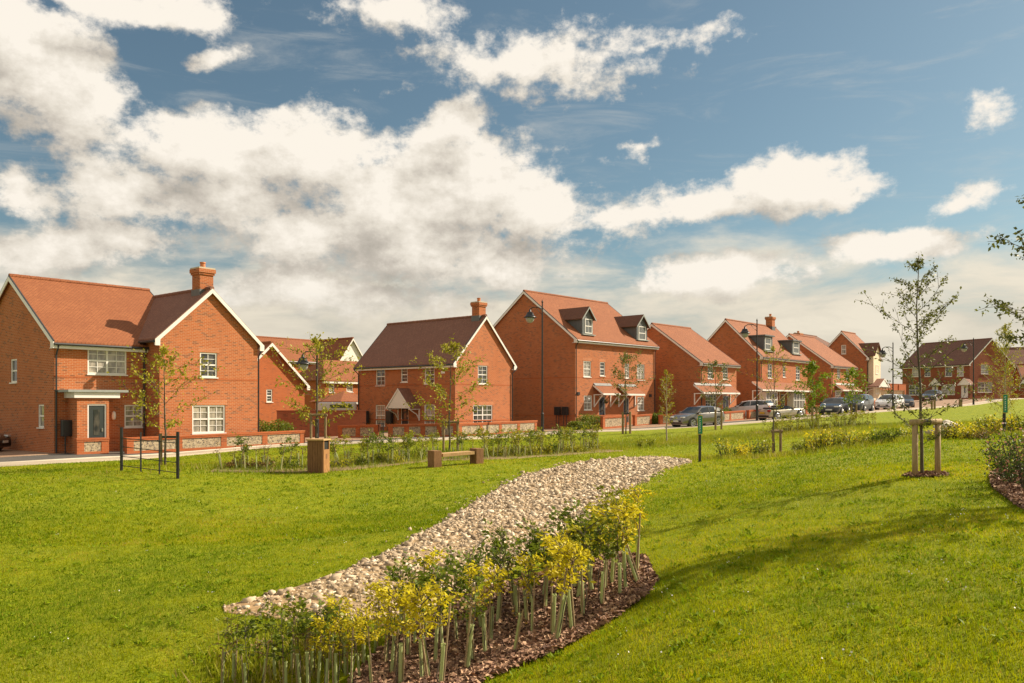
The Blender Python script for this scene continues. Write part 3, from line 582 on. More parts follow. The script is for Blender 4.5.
m=MB(); wall(m,h.mp('front'),xl+.2,xr_-.2,-.5,zE-.02,[h.rect('front',348,357.5,403.3,425)],(),1.2); m.add([(xl+.2,0,-.5),(xl+.2,3.8,-.5),(xl+.2,3.8,zE),(xl+.2,0,zE)],[(0,1,2,3)]); m.add([(xl+.2,3.8,-.5),(xr_,3.8,-.5),(xr_,3.8,zE),(xl+.2,3.8,zE)],[(0,1,2,3)]); m.build('wall','brick_b',h.root)
# yard wall
def tall_wall(pts,hgt,label,mat='brick_b',name='yard_wall',cap='brick_b',pier=3.2,zoff=0):
    P=[Vector(p) for p in pts]; z0=float(H(P[0].x,P[0].y)); r=empty(name,(P[0].x,P[0].y,z0),0,label,'wall'); b=MB(); c=MB(); o=P[0]
    for A,B in zip(P[:-1],P[1:]):
        A=A-o;B=B-o; d=(B-A); L=d.length; d/=L; n=Vector((-d.y,d.x)); 
        def bx(m,s0,s1,t0,t1,za,zb): 
            q=[A+d*s0+n*t0,A+d*s1+n*t0,A+d*s1+n*t1,A+d*s0+n*t1]; m.hexa([(p.x,p.y,za) for p in q]+[(p.x,p.y,zb) for p in q])
        bx(b,0,L,0,.22,-1,hgt); bx(c,-.02,L+.02,-.03,.25,hgt+.001,hgt+.07); k=0
        while k<L: bx(b,k,k+.4,-.09,-.001,-1,hgt-.02); k+=pier
    b.build('brickwork',mat,r); c.build('coping',cap,r); return r

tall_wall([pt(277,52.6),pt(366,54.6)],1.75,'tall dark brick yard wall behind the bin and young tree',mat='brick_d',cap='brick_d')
k=empty('white_van',(*pt(336,66),float(H(*pt(336,66)))),R(20),'top of a white van showing above the dark brick yard wall','van')
m=MB(); m.box(-1.5,1.5,-.9,.9,.3,2.2); m.build('body','p_white',k,bevel=.12); m=MB(); m.box(-.6,1.1,-.93,-.91,1.75,2.0); m.build('side_window','carglass',k)
for s in(-1,1):
    for t_ in(-1,1): m=MB(); m.tube([(s*1,t_*.95,.33),(s*1,t_*.75,.33)],.33,14); m.build('wheel','tyre',k)

# ---- house with gabled porch (third)
L3=10.8; c3,s3=math.cos(R(40.1)),math.sin(R(40.1))
h=House('brick_house','brown-roofed brick house with a white gabled porch and a chimney on its sunlit gable',-4.09-c3*L3,58+s3*L3,R(-40.1),L3,6.9,2.83+CZ,3.57,CZ-2.05)
for q_ in((376,385,367.4,385.6,1,2),(401,407.5,367.2,382.2,1,1),(424.7,434.4,365.5,384,1,2)): window(h,'front',h.rect('front',*q_[:4]),1,2,q_[5],False)
for q_ in((375.6,385,405,426),(424.2,434.7,404.5,426)): window(h,'front',h.rect('front',*q_),1,2,2,False,'glassn')
window(h,'right',h.rect('right',478,487.6,365.5,384)); window(h,'right',h.rect('right',473.2,492.5,405,425),2)
dr=h.rect('front',400.8,408,406,430); door(h,'front',(dr[0],dr[1]+.05,.05,dr[3]),'doorb')
walls(h,zband=[h.pix('right',480,385)[1],.75]); roofx(h,0,h.L,h.W,h.ze,h.dz,h.root,'tile_m')
chimney(h,h.L-.75,h.W/2,h.ze+h.dz-.45,h.pix('right',477,301.5,-.5)[1],.72,.72,.3)
pipe(h,h.L-.3,h.y1-.35,h.ze-.25,bend=(.12,-.0)); m=MB(); xx=h.x1+.07; m.tube([(xx+.1,h.W+.0,h.ze-.2),(xx,h.y1-.15,h.ze-.6),(xx,h.y1-.15,0)],.045,8); m.build('drainpipe','blackp',h.root)
m=MB(); m.tube([(-.02,-.03,h.ze-.2),(h.x0+.1,h.y0-.07,h.ze-.6),(h.x0+.1,h.y0-.07,0)],.04,8); m.build('drainpipe','blackp',h.root)
# gabled porch canopy
def gable_canopy(h,pxl,pxr,pya,pye,proj=1.0,brackets=True,mat='tile_m'):
    x0=h.pix('front',pxl,pye,-proj)[0]; x1=h.pix('front',pxr,pye,-proj)[0]; zE=h.pix('front',(pxl+pxr)/2,pye,-proj)[1]; zA=h.pix('front',(pxl+pxr)/2,pya,-proj)[1]; xm=(x0+x1)/2; ya=h.y0-proj; yb=h.y0-.002
    r=MB(); r.slab([(x0,ya,zE),(x0,yb,zE),(xm,yb,zA),(xm,ya,zA)],(0,0,-.08)); r.slab([(x1,ya,zE),(x1,yb,zE),(xm+.001,yb,zA),(xm+.001,ya,zA)],(0,0,-.08)); c=r.build('porch_canopy',mat,h.root)
    g=MB(); g.slab([(x0+.1,ya+.02,zE-.06),(x1-.1,ya+.02,zE-.06),(xm,ya+.02,zA-.1)],(0,.04,0)); 
    for xa in(x0,x1): g.slab([(xa,ya-.03,zE-.16),(xa,ya-.03,zE-.02),(xm,ya-.03,zA-.02),(xm,ya-.03,zA-.16)],(0,.028,0))
    for xa in(x0+.08,x1-.16): g.box(xa,xa+.08,ya+.0,yb,zE-.16,zE-.085)
    g.build('canopy_gable','white',c)
    if brackets:
        for xa in(x0+.12,x1-.2): b=MB(); b.box(xa,xa+.08,yb-.08,yb,zE-.95,zE-.161); b.tube([(xa+.04,yb-.05,zE-.85),(xa+.04,yb-.3,zE-.5),(xa+.04,ya+.15,zE-.17)],.04,6); b.build('bracket','white',c)
    return c
gable_canopy(h,386,410,388,407.5,1.1)
r=h.rect('front',389.5,393,409,413.5); c=((r[0]+r[1])/2,h.y0-.1,(r[2]+r[3])/2); k=MB(); k.lathe([(.03,-.16),(.08,-.1),(.09,0),(.07,.12),(.03,.18)],10,c); k.build('wall_light','white',h.root,True)
smallbox(h,h.mp('front'),h.rect('front',441.3,445,371,373.5),-.04,-.001,'wall_vent','white',.003)
for pxm,lb in((365.3,'black meter box left of the brown-roofed house porch, farthest from the door'),(389.3,'black meter box between a sash window and the gabled porch')):
    p=wpt(h,h.pix('front',pxm,420,-.3)[0],h.y0-.3); meter_box(p.x,p.y,h.rot,lb,1.5,.6,.95)
for (a,b_,lb,n_) in((pt(338,51.8),pt(378,50.9),'low shaded flint wall left of the dark garden gate',2),(pt(388,50.8),pt(458,50.2),'low shaded flint wall in front of the gabled porch house, right of the gate',4),(pt(459,50.3),pt(537,57.5),'sunlit flint and brick wall below the chimney gable with a square end',4)): garden_wall(a,b_,lb,.82,panels=n_)
ga=Vector(pt(379,50.9)); z=float(H(ga.x,ga.y)); k=empty('garden_gate',(ga.x,ga.y,z),R(-60),'dark metal garden gate between two low flint walls','gate'); m=MB()
m.tube([(0,0,0),(0,0,.95)],.03,6); m.tube([(.75,0,0),(.75,0,.95)],.03,6); m.build('posts','black',k); m=MB()
for z_ in(.15,.9): m.tube([(0,0,z_),(.75,0,z_)],.015,6)
for i in range(7): m.tube([(.09+.095*i,0,.1),(.09+.095*i,0,.9)],.01,5)
m.build('gate_panel','black',k)

# ---- lean-to canopy
def lean_canopy(h,pxl,pxr,pyt,pye,proj=1.0,brackets=2,mat='tile',lead=True):
    x0=h.pix('front',pxl,pye,-proj)[0]; x1=h.pix('front',pxr,pye,-proj)[0]; zE=h.pix('front',(pxl+pxr)/2,pye,-proj)[1]+.12; xm=(x0+x1)/2; ya=h.y0-proj; yb=h.y0-.002; zT=zE+proj*.72
    r=MB(); r.slab([(x0,ya,zE),(x1,ya,zE),(x1,yb,zT),(x0,yb,zT)],(0,0,-.08)); c=r.build('porch_canopy',mat,h.root)
    g=MB(); g.box(x0+.02,x1-.02,ya-.03,ya-.002,zE-.17,zE-.02); 
    for xa in(x0-.03,x1+.0): g.slab([(xa,ya,zE-.17),(xa,ya,zE-.02),(xa,yb,zT-.02),(xa,yb,zT-.17)],(.028,0,0))
    g.build('canopy_fascia','white',c)
    if lead: l=MB(); l.slab([(x0+.05,yb-.2,zT-.12),(x1-.05,yb-.2,zT-.12),(x1-.05,yb,zT+.08),(x0+.05,yb,zT+.08)],(0,0,.02)); l.build('lead_flashing','lead',c)
    xs=[x0+.1+(x1-x0-.2)*i/(brackets-1) for i in range(brackets)] if brackets>1 else []
    for xa in xs: b=MB(); b.box(xa-.04,xa+.04,yb-.08,yb,zE-1.15,zE-.1); b.tube([(xa,yb-.05,zE-1.1),(xa,ya+.1,zE-.15)],.045,6); b.box(xa-.04,xa+.04,ya+.02,yb-.081,zE-.18,zE-.1); b.build('bracket','white',c)
    return c
# ---- pitched or flat dormer
def dormer(h,pxl,pxr,pyb,pyt,pyapex,winpx,fy,flat=False,label=None):
    """front face at local y=fy"""
    off=fy-h.y0; x0=h.pix('front',pxl,pyb,off)[0]; x1=h.pix('front',pxr,pyb,off)[0]; zT=h.pix('front',(pxl+pxr)/2,pyt,off)[1]; t=h.tan
    zr=lambda y:h.ze+y*t; yk=(zT-h.ze)/t
    r=MB(); r.box(x0,x0+.08,fy,fy+.02,zr(fy)-.1,zT)
    r.add([(x0,fy,zr(fy)-.1),(x0,fy,zT),(x0,yk,zT)],[(0,1,2)]); r.add([(x1,fy,zr(fy)-.1),(x1,fy,zT),(x1,yk,zT)],[(0,1,2)]); r.add([(x0,fy,zr(fy)-.1),(x1,fy,zr(fy)-.1),(x1,fy,zT),(x0,fy,zT)],[(0,1,2,3)])
    d=r.build('dormer','lead',h.root); xm=(x0+x1)/2
    if flat:
        q=MB(); q.box(x0-.15,x1+.15,fy-.2,yk+.1,zT,zT+.14); q.build('dormer_roof','lead',d,bevel=.01)
    else:
        zA=h.pix('front',(pxl+pxr)/2,pyapex,off)[1]; ykA=(zA-h.ze)/t; q=MB(); o_=.2
        for xa in(x0-o_,x1+o_): q.slab([(xa,fy-.2,zT-.05),(xa,yk,zT-.05),(xm,ykA,zA),(xm,fy-.2,zA)],(0,0,-.07))
        q.build('dormer_roof','tile_b',d); g=MB(); g.slab([(x0,fy+.0,zT),(x1,fy,zT),(xm,fy,zA-.1)],(0,.03,0))
        g.build('dormer_gable','lead',d); g=MB()
        for xa in(x0-o_,x1+o_): g.slab([(xa,fy-.23,zT-.2),(xa,fy-.23,zT-.06),(xm,fy-.23,zA-.02),(xm,fy-.23,zA-.16)],(0,.028,0))
        g.build('fascia_boards','slate',d)
    h.pl['dorm']=fy; a0=h.pix('front',winpx[0],winpx[2],off)[0]; a1=h.pix('front',winpx[1],winpx[2],off)[0]; z1=h.pix('front',(winpx[0]+winpx[1])/2,winpx[2],off)[1]; z0=h.pix('front',(winpx[0]+winpx[1])/2,winpx[3],off)[1]
    window(h,'front',(a0,a1,z0,z1),1,2,2,False,hole=False,off=off,sill=False,parent=d)
    s=MB(); s.box(x0-.1,x1+.1,fy-.22,fy-.002,zr(fy)-.02,zr(fy)+.06); s.build('lead_flashing','slate',d)
# ---- three storey semi
h=House('brick_house','tall brick house with two gabled roof dormers and two tiled door canopies',5.16,66,R(47.6),11.93,11.31,5.13+CZ,4.32,CZ-2.15)
for q_ in((583.5,591,361,377,2),(600,605,362,376,1),(624.8,629.3,363.5,378.3,1),(637,644.6,364.3,380,2)): window(h,'front',h.rect('front',*q_[:4]),1,2,q_[4],True)
for q_ in((584,592,395.5,410),(637.5,644.3,397,410.5)): window(h,'front',h.rect('front',*q_),1,2,2,False)
for q_ in((599,605.5,396.5),(623.5,629,397.5)):
    dr=h.rect('front',q_[0],q_[1],q_[2],420); door(h,'front',(dr[0],dr[1],dr[3]-2.15,dr[3]),'doorb')
walls(h,zband=[h.pix('front',600,378.5)[1],h.pix('front',600,416)[1]]); roofx(h,0,h.L,h.W,h.ze,h.dz,h.root,'tile')
dormer(h,582,592.8,337.5,318.5,306.5,(584.8,592,319,333.5),.55); dormer(h,636.5,647,345,326,314.5,(638.5,645.5,326.5,340),.55)
lean_canopy(h,603,620.5,381,394.5,1.0); lean_canopy(h,627.5,645,383,395,1.0)
pipe(h,h.x0+.08,h.y0,h.ze-.2); pipe(h,h.x1-.1,h.y0,h.ze-.2,bend=(0,.25))
for q_ in((577,579.5,392,395),(648.8,651.3,394.2,397)): smallbox(h,h.mp('front'),h.rect('front',*q_),-.06,-.001,'security_light','blackp')
H4=h
def basket(h,px,py,lb):
    a,z=h.pix('front',px,py,-.3); r=empty('hanging_basket',wpt(h,a,h.y0-.3)+Vector((0,0,z)),h.rot,lb,'hanging basket','hanging baskets by the tall house doors')
    P=RNG.normal(size=(160,3)); P/=np.linalg.norm(P,axis=1)[:,None]; leaves('foliage',P*RNG.uniform(.12,.24,(160,1)),.08,'green',r)
    m=MB(); m.lathe([(.05,-.18),(.14,-.1),(.17,0)],10); m.build('bowl','bark',r); m=MB(); m.tube([(0,0,0),(0,0,.45),(0,.3,.5)],.012,5); m.build('hook','black',r)
basket(h,606.5,401.5,'left hanging basket of green leaves between the two dark doors'); basket(h,616.5,402,'right hanging basket of green leaves between the two dark doors')
for px_,lb in((557.5,'left black meter box of the pair on the shaded gable of the tall house'),(565,'right black meter box of the pair on the shaded gable of the tall house')):
    y_=h.pix('left',px_,415,-.3)[0]; p=wpt(h,h.x0-.3,y_); meter_box(p.x,p.y,h.rot-PI/2,lb,1.85,.55,.68)
a=wpt(h,h.pix('front',603,420,-2.6)[0],h.y0-2.6); b_=wpt(h,h.pix('front',627,420,-2.6)[0],h.y0-2.6); garden_wall(a.xy,b_.xy,'short flint panel wall beside the clipped hedge of the tall house',.95,panels=1,zoff=.05)
a=wpt(h,h.pix('front',635,420,-2.2)[0],h.y0-2.2); b_=wpt(h,h.pix('front',652,420,-2.2)[0],h.y0-2.2); garden_wall(a.xy,b_.xy,'short flint panel wall at the right corner of the tall house',.95,panels=1)
for px0,off,lx,hz_,lb in((591,-1.6,2.6,1.25,'clipped bright hedge left of the tall house doors'),(578,-2.1,1.3,.75,'low round shrub at the near corner of the tall house')):
    p=wpt(h,h.pix('front',px0,420,off)[0],h.y0+off); hedge(p.x,p.y,lx,1.3,hz_,lb,h.rot)
# ---- narrow two storey house
def narrow(name,label,E,D,rot,L,W,ze,dz,zb,wins,doors,canopy,chim=None,gablewin=None,band=None,mat='brick'):
    h=House(name,label,E,D,rot,L,W,ze+CZ,dz,CZ+zb)
    for w in wins: window(h,'front',h.rect('front',*w[:4]),w[4],2,w[5],False)
    for q_ in doors: dr=h.rect('front',q_[0],q_[1],q_[2],420); door(h,'front',(dr[0],dr[1],dr[3]-2.1,dr[3]),'doorb')
    if gablewin: window(h,'left',h.rect('left',*gablewin),1,1,1,False)
    walls(h,zband=band and [h.pix('front',band[0],band[1])[1]],mat=mat); roofx(h,0,h.L,h.W,h.ze,h.dz,h.root,'tile')
    if canopy: lean_canopy(h,*canopy)
    pipe(h,h.x0+.08,h.y0,h.ze-.2)
    return h
h=narrow('brick_house','two-storey brick house behind the grey hatchback with one wide tiled canopy',17.24,75,R(47.2),7.02,10.88,3.69,3.85,-1.72,[(707.8,713.2,366.5,378.8,1,2),(722.8,727.9,367,379.5,1,2),(705.7,716,394,407,2,2)],[(723,729,395.5)],(703.5,740,384,393.5,1.0,3),band=(720,381))
a=wpt(h,h.pix('front',654,430,-3.5)[0],h.y0-3.5); 
for (p0,p1,D0,D1,lb) in((660,677,69.5,70.2,'flint wall piece left of the grey hatchback'),(715,745,69.5,74,'flint wall piece between the hatchback and the driveway'),(749,764,74,76,'flint wall piece right of the driveway, behind the lamp post')): garden_wall(pt(p0,D0),pt(p1,D1),lb,.85,panels=1 if p1-p0<25 else 2)
p=wpt(h,h.pix('front',725,420,-1.2)[0],h.y0-1.2); hedge(p.x,p.y,2.2,1.0,1.1,'round hedge under the wide tiled canopy behind the hatchback',h.rot)
p=pt(655,71); hedge(p[0],p[1],1.2,1.0,1.0,'small dark shrub in the gap beside the tall house',0,'green')
# ---- dormered house with white bays
h=House('brick_house','brick house with two flat dormers, a chimney and white bay windows',25.07,83,R(48.7),12.28,8.11,4.69+CZ,3.96,CZ-1.38)
for q_ in((767.8,772.2,364,378.2,2),(782.8,785.6,366,377.3,1),(795.9,800,366.5,380.2,2)): window(h,'front',h.rect('front',*q_[:4]),1,2,q_[4],False)
dr=h.rect('front',781,785,394,415); door(h,'front',(dr[0],dr[1],dr[3]-2.1,dr[3]),'doorb'); dr=h.rect('front',787.5,791.5,394,415); door(h,'front',(dr[0],dr[1],dr[3]-2.1,dr[3]),'doorb')
walls(h); roofx(h,0,h.L,h.W,h.ze,h.dz,h.root,'tile')
dormer(h,764,772.5,351.5,336.5,0,(765,770.6,338,349.8),.6,True); dormer(h,792,799.8,356,341.5,0,(793.3,798.7,342,353.5),.6,True)
lean_canopy(h,762.5,813,380,391,1.1,5,lead=False)
for q_ in((766,777.3,391.8,408.5),(793.6,804.8,392.3,408.8)):
    x0,x1,z0,z1=h.rect('front',*q_,-.7); yb=h.y0-.72; bm_=MB(); bm_.box(x0,x1,yb+.05,h.y0-.003,-.3,z0); by=bm_.build('bay','brick',h.root)
    f=MB(); n=4
    for i in range(n+1): x=x0+(x1-x0-.08)*i/n; f.box(x,x+.08,yb,yb+.08,z0+.001,z1)
    for z_ in(z0+.001,(z0+z1)/2,z1-.08): f.box(x0,x1,yb+.01,yb+.07,z_,z_+.07)
    for i in range(n): x=x0+(x1-x0)*(i+.5)/n; f.box(x-.012,x+.012,yb+.02,yb+.05,z0,z1)
    f.box(x0-.04,x1+.04,yb-.04,yb+.1,z0-.06,z0-.001); f.box(x0,x0+.07,yb+.081,h.y0,z0,z1); f.build('bay_frame','white',by); g=MB(); g.box(x0+.03,x1-.03,yb+.055,yb+.065,z0,z1); g.build('pane','glass',by)
chimney(h,h.pix('front',769.5,320,h.W/2-h.oe)[0],h.W/2-.1,h.ze+h.dz-.5,h.pix('front',769.5,317.5,h.W/2)[1],.75,.75,.32)
pipe(h,h.x0+.08,h.y0,h.ze-.2)
h=narrow('brick_house','two-storey brick house right of the dormered one, with a small chimney',36.02,93,R(47.5),7.32,10.33,4.24,3.77,-1.0,[(837,840.3,367.5,378.5,1,2),(846,849.2,368,379.2,1,2),(835,841.3,391,400,2,2)],[(845,849.5,391.5)],(843,862,386,390.8,.9,2))
chimney(h,h.pix('front',799,333,h.W/2)[0],h.W/2+.4,h.ze+h.dz-.5,h.ze+h.dz+.35,.8,.7,.25)
garden_wall(pt(806,85),pt(822,87),'flint wall piece left of the black parked car',.85,panels=1); garden_wall(pt(868,96),pt(880,101),'low brick wall piece left of the white car',.95,panels=1,flintp=False)
# ---- tall house with cream tower
h=House('brick_house','tall brick house with one high gable window and a cream rendered bay tower',(869-512)/F*100,100,R(48),4.6,6.6,(403-357.5)/F*100+CZ,3.35,CZ-.72)
window(h,'left',h.rect('left',841.3,846,345,354),1,1,2,False); window(h,'front',h.rect('front',869.6,871.8,365,376),1,2,1,False); window(h,'front',h.rect('front',869.6,871.8,385,396),1,2,1,False)
walls(h); roofx(h,0,h.L,h.W,h.ze,h.dz,h.root,'tile'); pipe(h,h.x0+.08,h.y0,h.ze-.2)
tx0=h.pix('front',873.5,390,-.7)[0]; tx1=h.pix('front',880.5,390,-.7)[0]; ty=h.y0-.7; tz=h.pix('front',877,356,-.7)[1]
m=MB(); m.box(tx0,tx1,ty,h.y0-.003,-.5,tz); tw=m.build('bay_tower','cream',h.root); zA=h.pix('front',877,342.5,-.7)[1]; yk=3.0; m=MB(); o_=.2; xm=(tx0+tx1)/2
for xa in(tx0-o_,tx1+o_): m.slab([(xa,ty-.25,tz),(xa,yk,tz),(xm,yk,zA),(xm,ty-.25,zA)],(0,0,-.08))
m.build('tower_roof','tile_b',tw); m=MB(); m.slab([(tx0,ty,tz),(tx1,ty,tz),(xm,ty,zA-.12)],(0,.03,0)); 
m.build('tower_gable','cream',tw)
for (za,zb_) in((365,374),(386,394)): z0=h.pix('front',877,zb_,-.7)[1]; z1=h.pix('front',877,za,-.7)[1]; window(h,'front',(xm-.45,xm+.45,z0,z1),1,2,1,False,hole=False,off=-.7,parent=tw)
gable_canopy(h,879,890,378.5,386.5,1.6)
h=House('brick_house','brown-roofed house peeping between the two right-hand gables',(822-512)/F*118,118,R(48),8,8,(403-347)/F*118+CZ,2.2,CZ-.5); walls(h); 
h.x0=0; roofx(h,0,8,8,h.ze,2.2,h.root,'tile_b')
# ---- far house closing the street
c9,s9=math.cos(R(66)),math.sin(R(66)); L9=12.9
h=House('brick_house','dark red brick house across the far parking area with a white door',71.6-c9*L9,130+s9*L9,R(-66),L9,10.6,6.15+CZ,4.15,CZ+.82)
for q_ in((912,918.7,367.3,376.8),(924.5,930.4,367.2,376.7),(945,952,367.1,376.6),(957,963.6,367,376.3)): window(h,'front',h.rect('front',*q_),1,2,2,False)
for q_ in((908.9,921.9,384.8,395.2),(941.4,954.8,384.3,394.8)): window(h,'front',h.rect('front',*q_),2,2,2,False)
window(h,'right',h.rect('right',981,988.5,364.5,374)); window(h,'right',h.rect('right',977.8,992,382,392.5),2)
for q_ in((961,968,384.8),(932,938,385.2)): dr=h.rect('front',q_[0],q_[1],q_[2],398); door(h,'front',(dr[0],dr[1],.0,dr[3]),'white')
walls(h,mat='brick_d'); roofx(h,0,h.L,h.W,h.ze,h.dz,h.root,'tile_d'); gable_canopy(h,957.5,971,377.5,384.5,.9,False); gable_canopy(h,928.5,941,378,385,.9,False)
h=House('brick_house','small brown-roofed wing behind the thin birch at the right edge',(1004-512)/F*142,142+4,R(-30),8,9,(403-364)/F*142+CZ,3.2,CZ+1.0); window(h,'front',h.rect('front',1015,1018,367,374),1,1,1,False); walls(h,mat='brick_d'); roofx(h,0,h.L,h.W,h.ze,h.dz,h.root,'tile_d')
h=House('brick_house','partly seen low house with a pale porch at the right edge of the street',(1022-512)/F*125,125,R(-20),9,7,(403-378)/F*125+CZ,2.2,CZ+.8); walls(h,mat='brick_b'); roofx(h,0,h.L,h.W,h.ze,h.dz,h.root,'tile'); gable_canopy(h,1020,1034,374,384,1.2)
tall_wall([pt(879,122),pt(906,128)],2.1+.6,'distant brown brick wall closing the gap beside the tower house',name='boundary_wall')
A=Vector(pt(878,116)); B=Vector(pt(904,120)); d=(B-A); k=empty('timber_fence',(A.x,A.y,float(H(A.x,A.y))),math.atan2(d.y,d.x),'timber panel fence below the distant brick wall','fence'); m=MB()
for i in range(int(d.length/.15)): m.box(i*.15,i*.15+.14,0,.02+.01*(i%2),-.3,1.75)
m.build('boards','fencew',k); m=MB(); m.box(0,d.length,-.03,-.002,1.76,1.82)
for i in range(3): m.box(d.length*i/2-.05,d.length*i/2+.05,-.11,-.031,-.3,1.85)
m.build('posts','fencew',k)

# ------------------------------------------------------------------ cars
def car(x,y,rz,label,paint,kind='hatch',L=4.3,W=1.8,hgt=1.46,plate='platew',name='parked_car'):
    """local +x is the front"""
    z=float(H(x,y)); dx,dy=math.cos(rz),math.sin(rz); zf=float(H(x+dx*1.3,y+dy*1.3)); zr_=float(H(x-dx*1.3,y-dy*1.3)); root=empty(name,(x,y,(zf+zr_)/2+.04),0,label,'car','cars parked along the street')
    root.rotation_euler=(0,-math.atan2(zf-zr_,2.6),rz)
    k=hgt/1.46; P={ # t along length (0=front): (roofline z, belt z, half-width factor, is_cabin)
    'hatch':[(0,.50,.50,.72),(.02,.68,.66,.84),(.08,.80,.78,.94),(.18,.90,.87,.99),(.29,.98,.93,1),(.36,1.18,.95,1),(.45,1.40,.96,1),(.58,1.46,.97,1),(.75,1.43,.98,1),(.87,1.33,.99,.99),(.94,1.14,1.0,.97),(.985,.86,.84,.93),(1,.5,.5,.84)],
    'suv':[(0,.55,.55,.76),(.02,.78,.76,.88),(.07,.88,.86,.95),(.17,.97,.94,.99),(.26,1.03,.99,1),(.33,1.24,1.0,1),(.41,1.42,1.01,1),(.55,1.47,1.02,1),(.78,1.45,1.03,1),(.90,1.37,1.04,.99),(.955,1.15,1.04,.98),(.985,.9,.88,.95),(1,.55,.55,.88)],
    'open':[(0,.5,.5,.74),(.02,.66,.64,.86),(.1,.78,.76,.95),(.22,.86,.83,.99),(.34,.90,.87,1),(.40,1.12,.88,1),(.44,1.20,.88,1),(.47,.92,.88,1),(.60,.90,.88,1),(.72,.92,.89,1),(.85,.93,.90,.98),(.96,.9,.88,.94),(1,.5,.5,.86)]}[kind]
    hw=W/2; V=[];n=9; ground=.2
    for t_,zt,zb_,f in P:
        zt*=k; zb_=min(zb_*k,zt); xx=L*(.5-t_); w=hw*f; up=zt-zb_
        gw=w*(.97-.20*min(1,up/.45)); V.append([(xx,0,ground),(xx,w*.86,ground),(xx,w*.97,ground+.12),(xx,w,ground+(zb_-ground)*.55),(xx,w*.97,zb_-.02),(xx,w*.95,zb_),(xx,gw,zb_+up*.84),(xx,gw*.82,zb_+up*.985),(xx,0,zt+ .01)])
    body=MB(); glass=MB()
    for i in range(len(V)-1):
        for s in(1,-1):
            for j in range(n-1):
                q=[V[i][j],V[i+1][j],V[i+1][j+1],V[i][j+1]]; q=[(a,b*s,c) for a,b,c in q]
                cab=(P[i][1]-P[i][2]>.1) or (P[i+1][1]-P[i+1][2]>.1)
                gl=False
                if cab and kind!='open':
                    if j==5: gl= i not in (8,) or kind=='suv'
                    up0=P[i][1]-P[i][2]; up1=P[i+1][1]-P[i+1][2]
                    if j in(6,7) and P[i+1][1]-P[i][1]>.12: gl=True
                    if j in(6,7) and P[i][1]-P[i+1][1]>.15 and P[i+1][2]>.95: gl=True
                if kind=='open' and i in(4,5,6) and j in(5,6,7): gl=True
                (glass if gl else body).add(q,[(0,1,2,3)])
    for e in(0,-1):
        ring=V[e]; body.add([(a,b,c) for a,b,c in ring]+[(a,-b,c) for a,b,c in ring[::-1]],[tuple(range(2*n))])
    bo=body.build('body',paint,root,uv=False); bo.data.polygons.foreach_set('use_smooth',[True]*len(bo.data.polygons))
    md=bo.modifiers.new('weld','WELD'); md.merge_threshold=.001
    try: 
        with bpy.context.temp_override(object=bo,active_object=bo,selected_objects=[bo]): pass
    except Exception: pass
    md=bo.modifiers.new('edge','EDGE_SPLIT'); md.split_angle=R(40)
    go=glass.build('windows','carglass',root,uv=False)
    if kind=='open':
        m=MB(); m.box(-L*.22,L*.02,-hw*.78,hw*.78,.62,.915*k); m.build('interior','blackp',root,bevel=.02)
        for s in(-1,1): m=MB(); m.box(-.45,-.3,s*.38-.24,s*.38+.24,.7,1.12); m.build('seat','blackp',root,bevel=.06)
        m=MB(); m.box(-L*.32,-L*.2,-hw*.75,hw*.75,.86,1.0); m.build('folded_roof','blackp',root,bevel=.05)
    else:
        m=MB() # roof pillars
        for s in(1,-1):
            for xx,w0 in((L*(.5-.60),1),): m.tube([(xx,s*hw*.95,.95*k),(xx,s*hw*.775,1.38*k)],.035,6)
            xa=L*(.5-.30);xb=L*(.5-.45); m.tube([(xa,s*hw*.93,.97*k),(xb,s*hw*.775,1.36*k)],.03,6); xa=L*(.5-.93);xb=L*(.5-.86); m.tube([(xa,s*hw*.9,1.02*k),(xb,s*hw*.77,1.28*k)],.045,6)
        m.build('pillars',paint,root)
    R_=.33*max(1,k*.98)
    for xx in(L*.31,-L*.31):
        for s in(1,-1):
            a=MB(); a.tube([(xx,s*(hw*.70),R_+.0),(xx,s*(hw+.004),R_)],R_+.06,20); a.build('wheel_arch','blackp',root)
            w=MB(); w.tube([(xx,s*(hw*.78),R_-.02),(xx,s*(hw+.015),R_-.02)],R_,20); wo=w.build('wheel','tyre',root)
            r=MB(); r.tube([(xx,s*(hw),R_-.02),(xx,s*(hw+.02),R_-.02)],R_*.34,10)
            for q_ in range(5): t_=q_*2*PI/5; c_=Vector((math.cos(t_),0,math.sin(t_))); o_=Vector((xx,s*(hw+.018),R_-.02)); r.tube([o_+c_*.05,o_+c_*R_*.66],.04,5)
            r.tube([(xx+math.cos(t_)*R_*.68,s*(hw+.018),R_-.02+math.sin(t_)*R_*.68) for t_ in np.linspace(0,2*PI,17)],.025,5,False); r.build('rim','rim',wo)
    for s in(1,-1):
        m=MB(); m.box(L*.5-.42,L*.5-.03,s*hw*.62-.17,s*hw*.62+.17,.66*k,.76*k); m.build('headlight','lampw',root,bevel=.03)
        m=MB(); m.box(-L*.5+.01,-L*.5+.2,s*hw*.76-.13,s*hw*.76+.13,.78*k,.95*k); m.build('tail_light','lampr',root,bevel=.03)
        m=MB(); m.box(L*.14,L*.14+.2,s*(hw+.06)-.1,s*(hw+.06)+.1,.95*k,1.08*k); m.build('wing_mirror',paint,root,bevel=.04)
    m=MB(); m.box(L*.5-.02,L*.5+.012,-.5,.5,.4,.52); m.box(L*.5-.03,L*.5+.0,-.62,.62,.27,.37); m.build('grille','blackp',root)
    m=MB(); m.box(L*.5+.013,L*.5+.03,-.26,.26,.4,.51); m.build('number_plate','platew',root); m=MB(); m.box(-L*.5-.02,-L*.5+.005,-.26,.26,.55,.67); m.build('number_plate','platey',root)
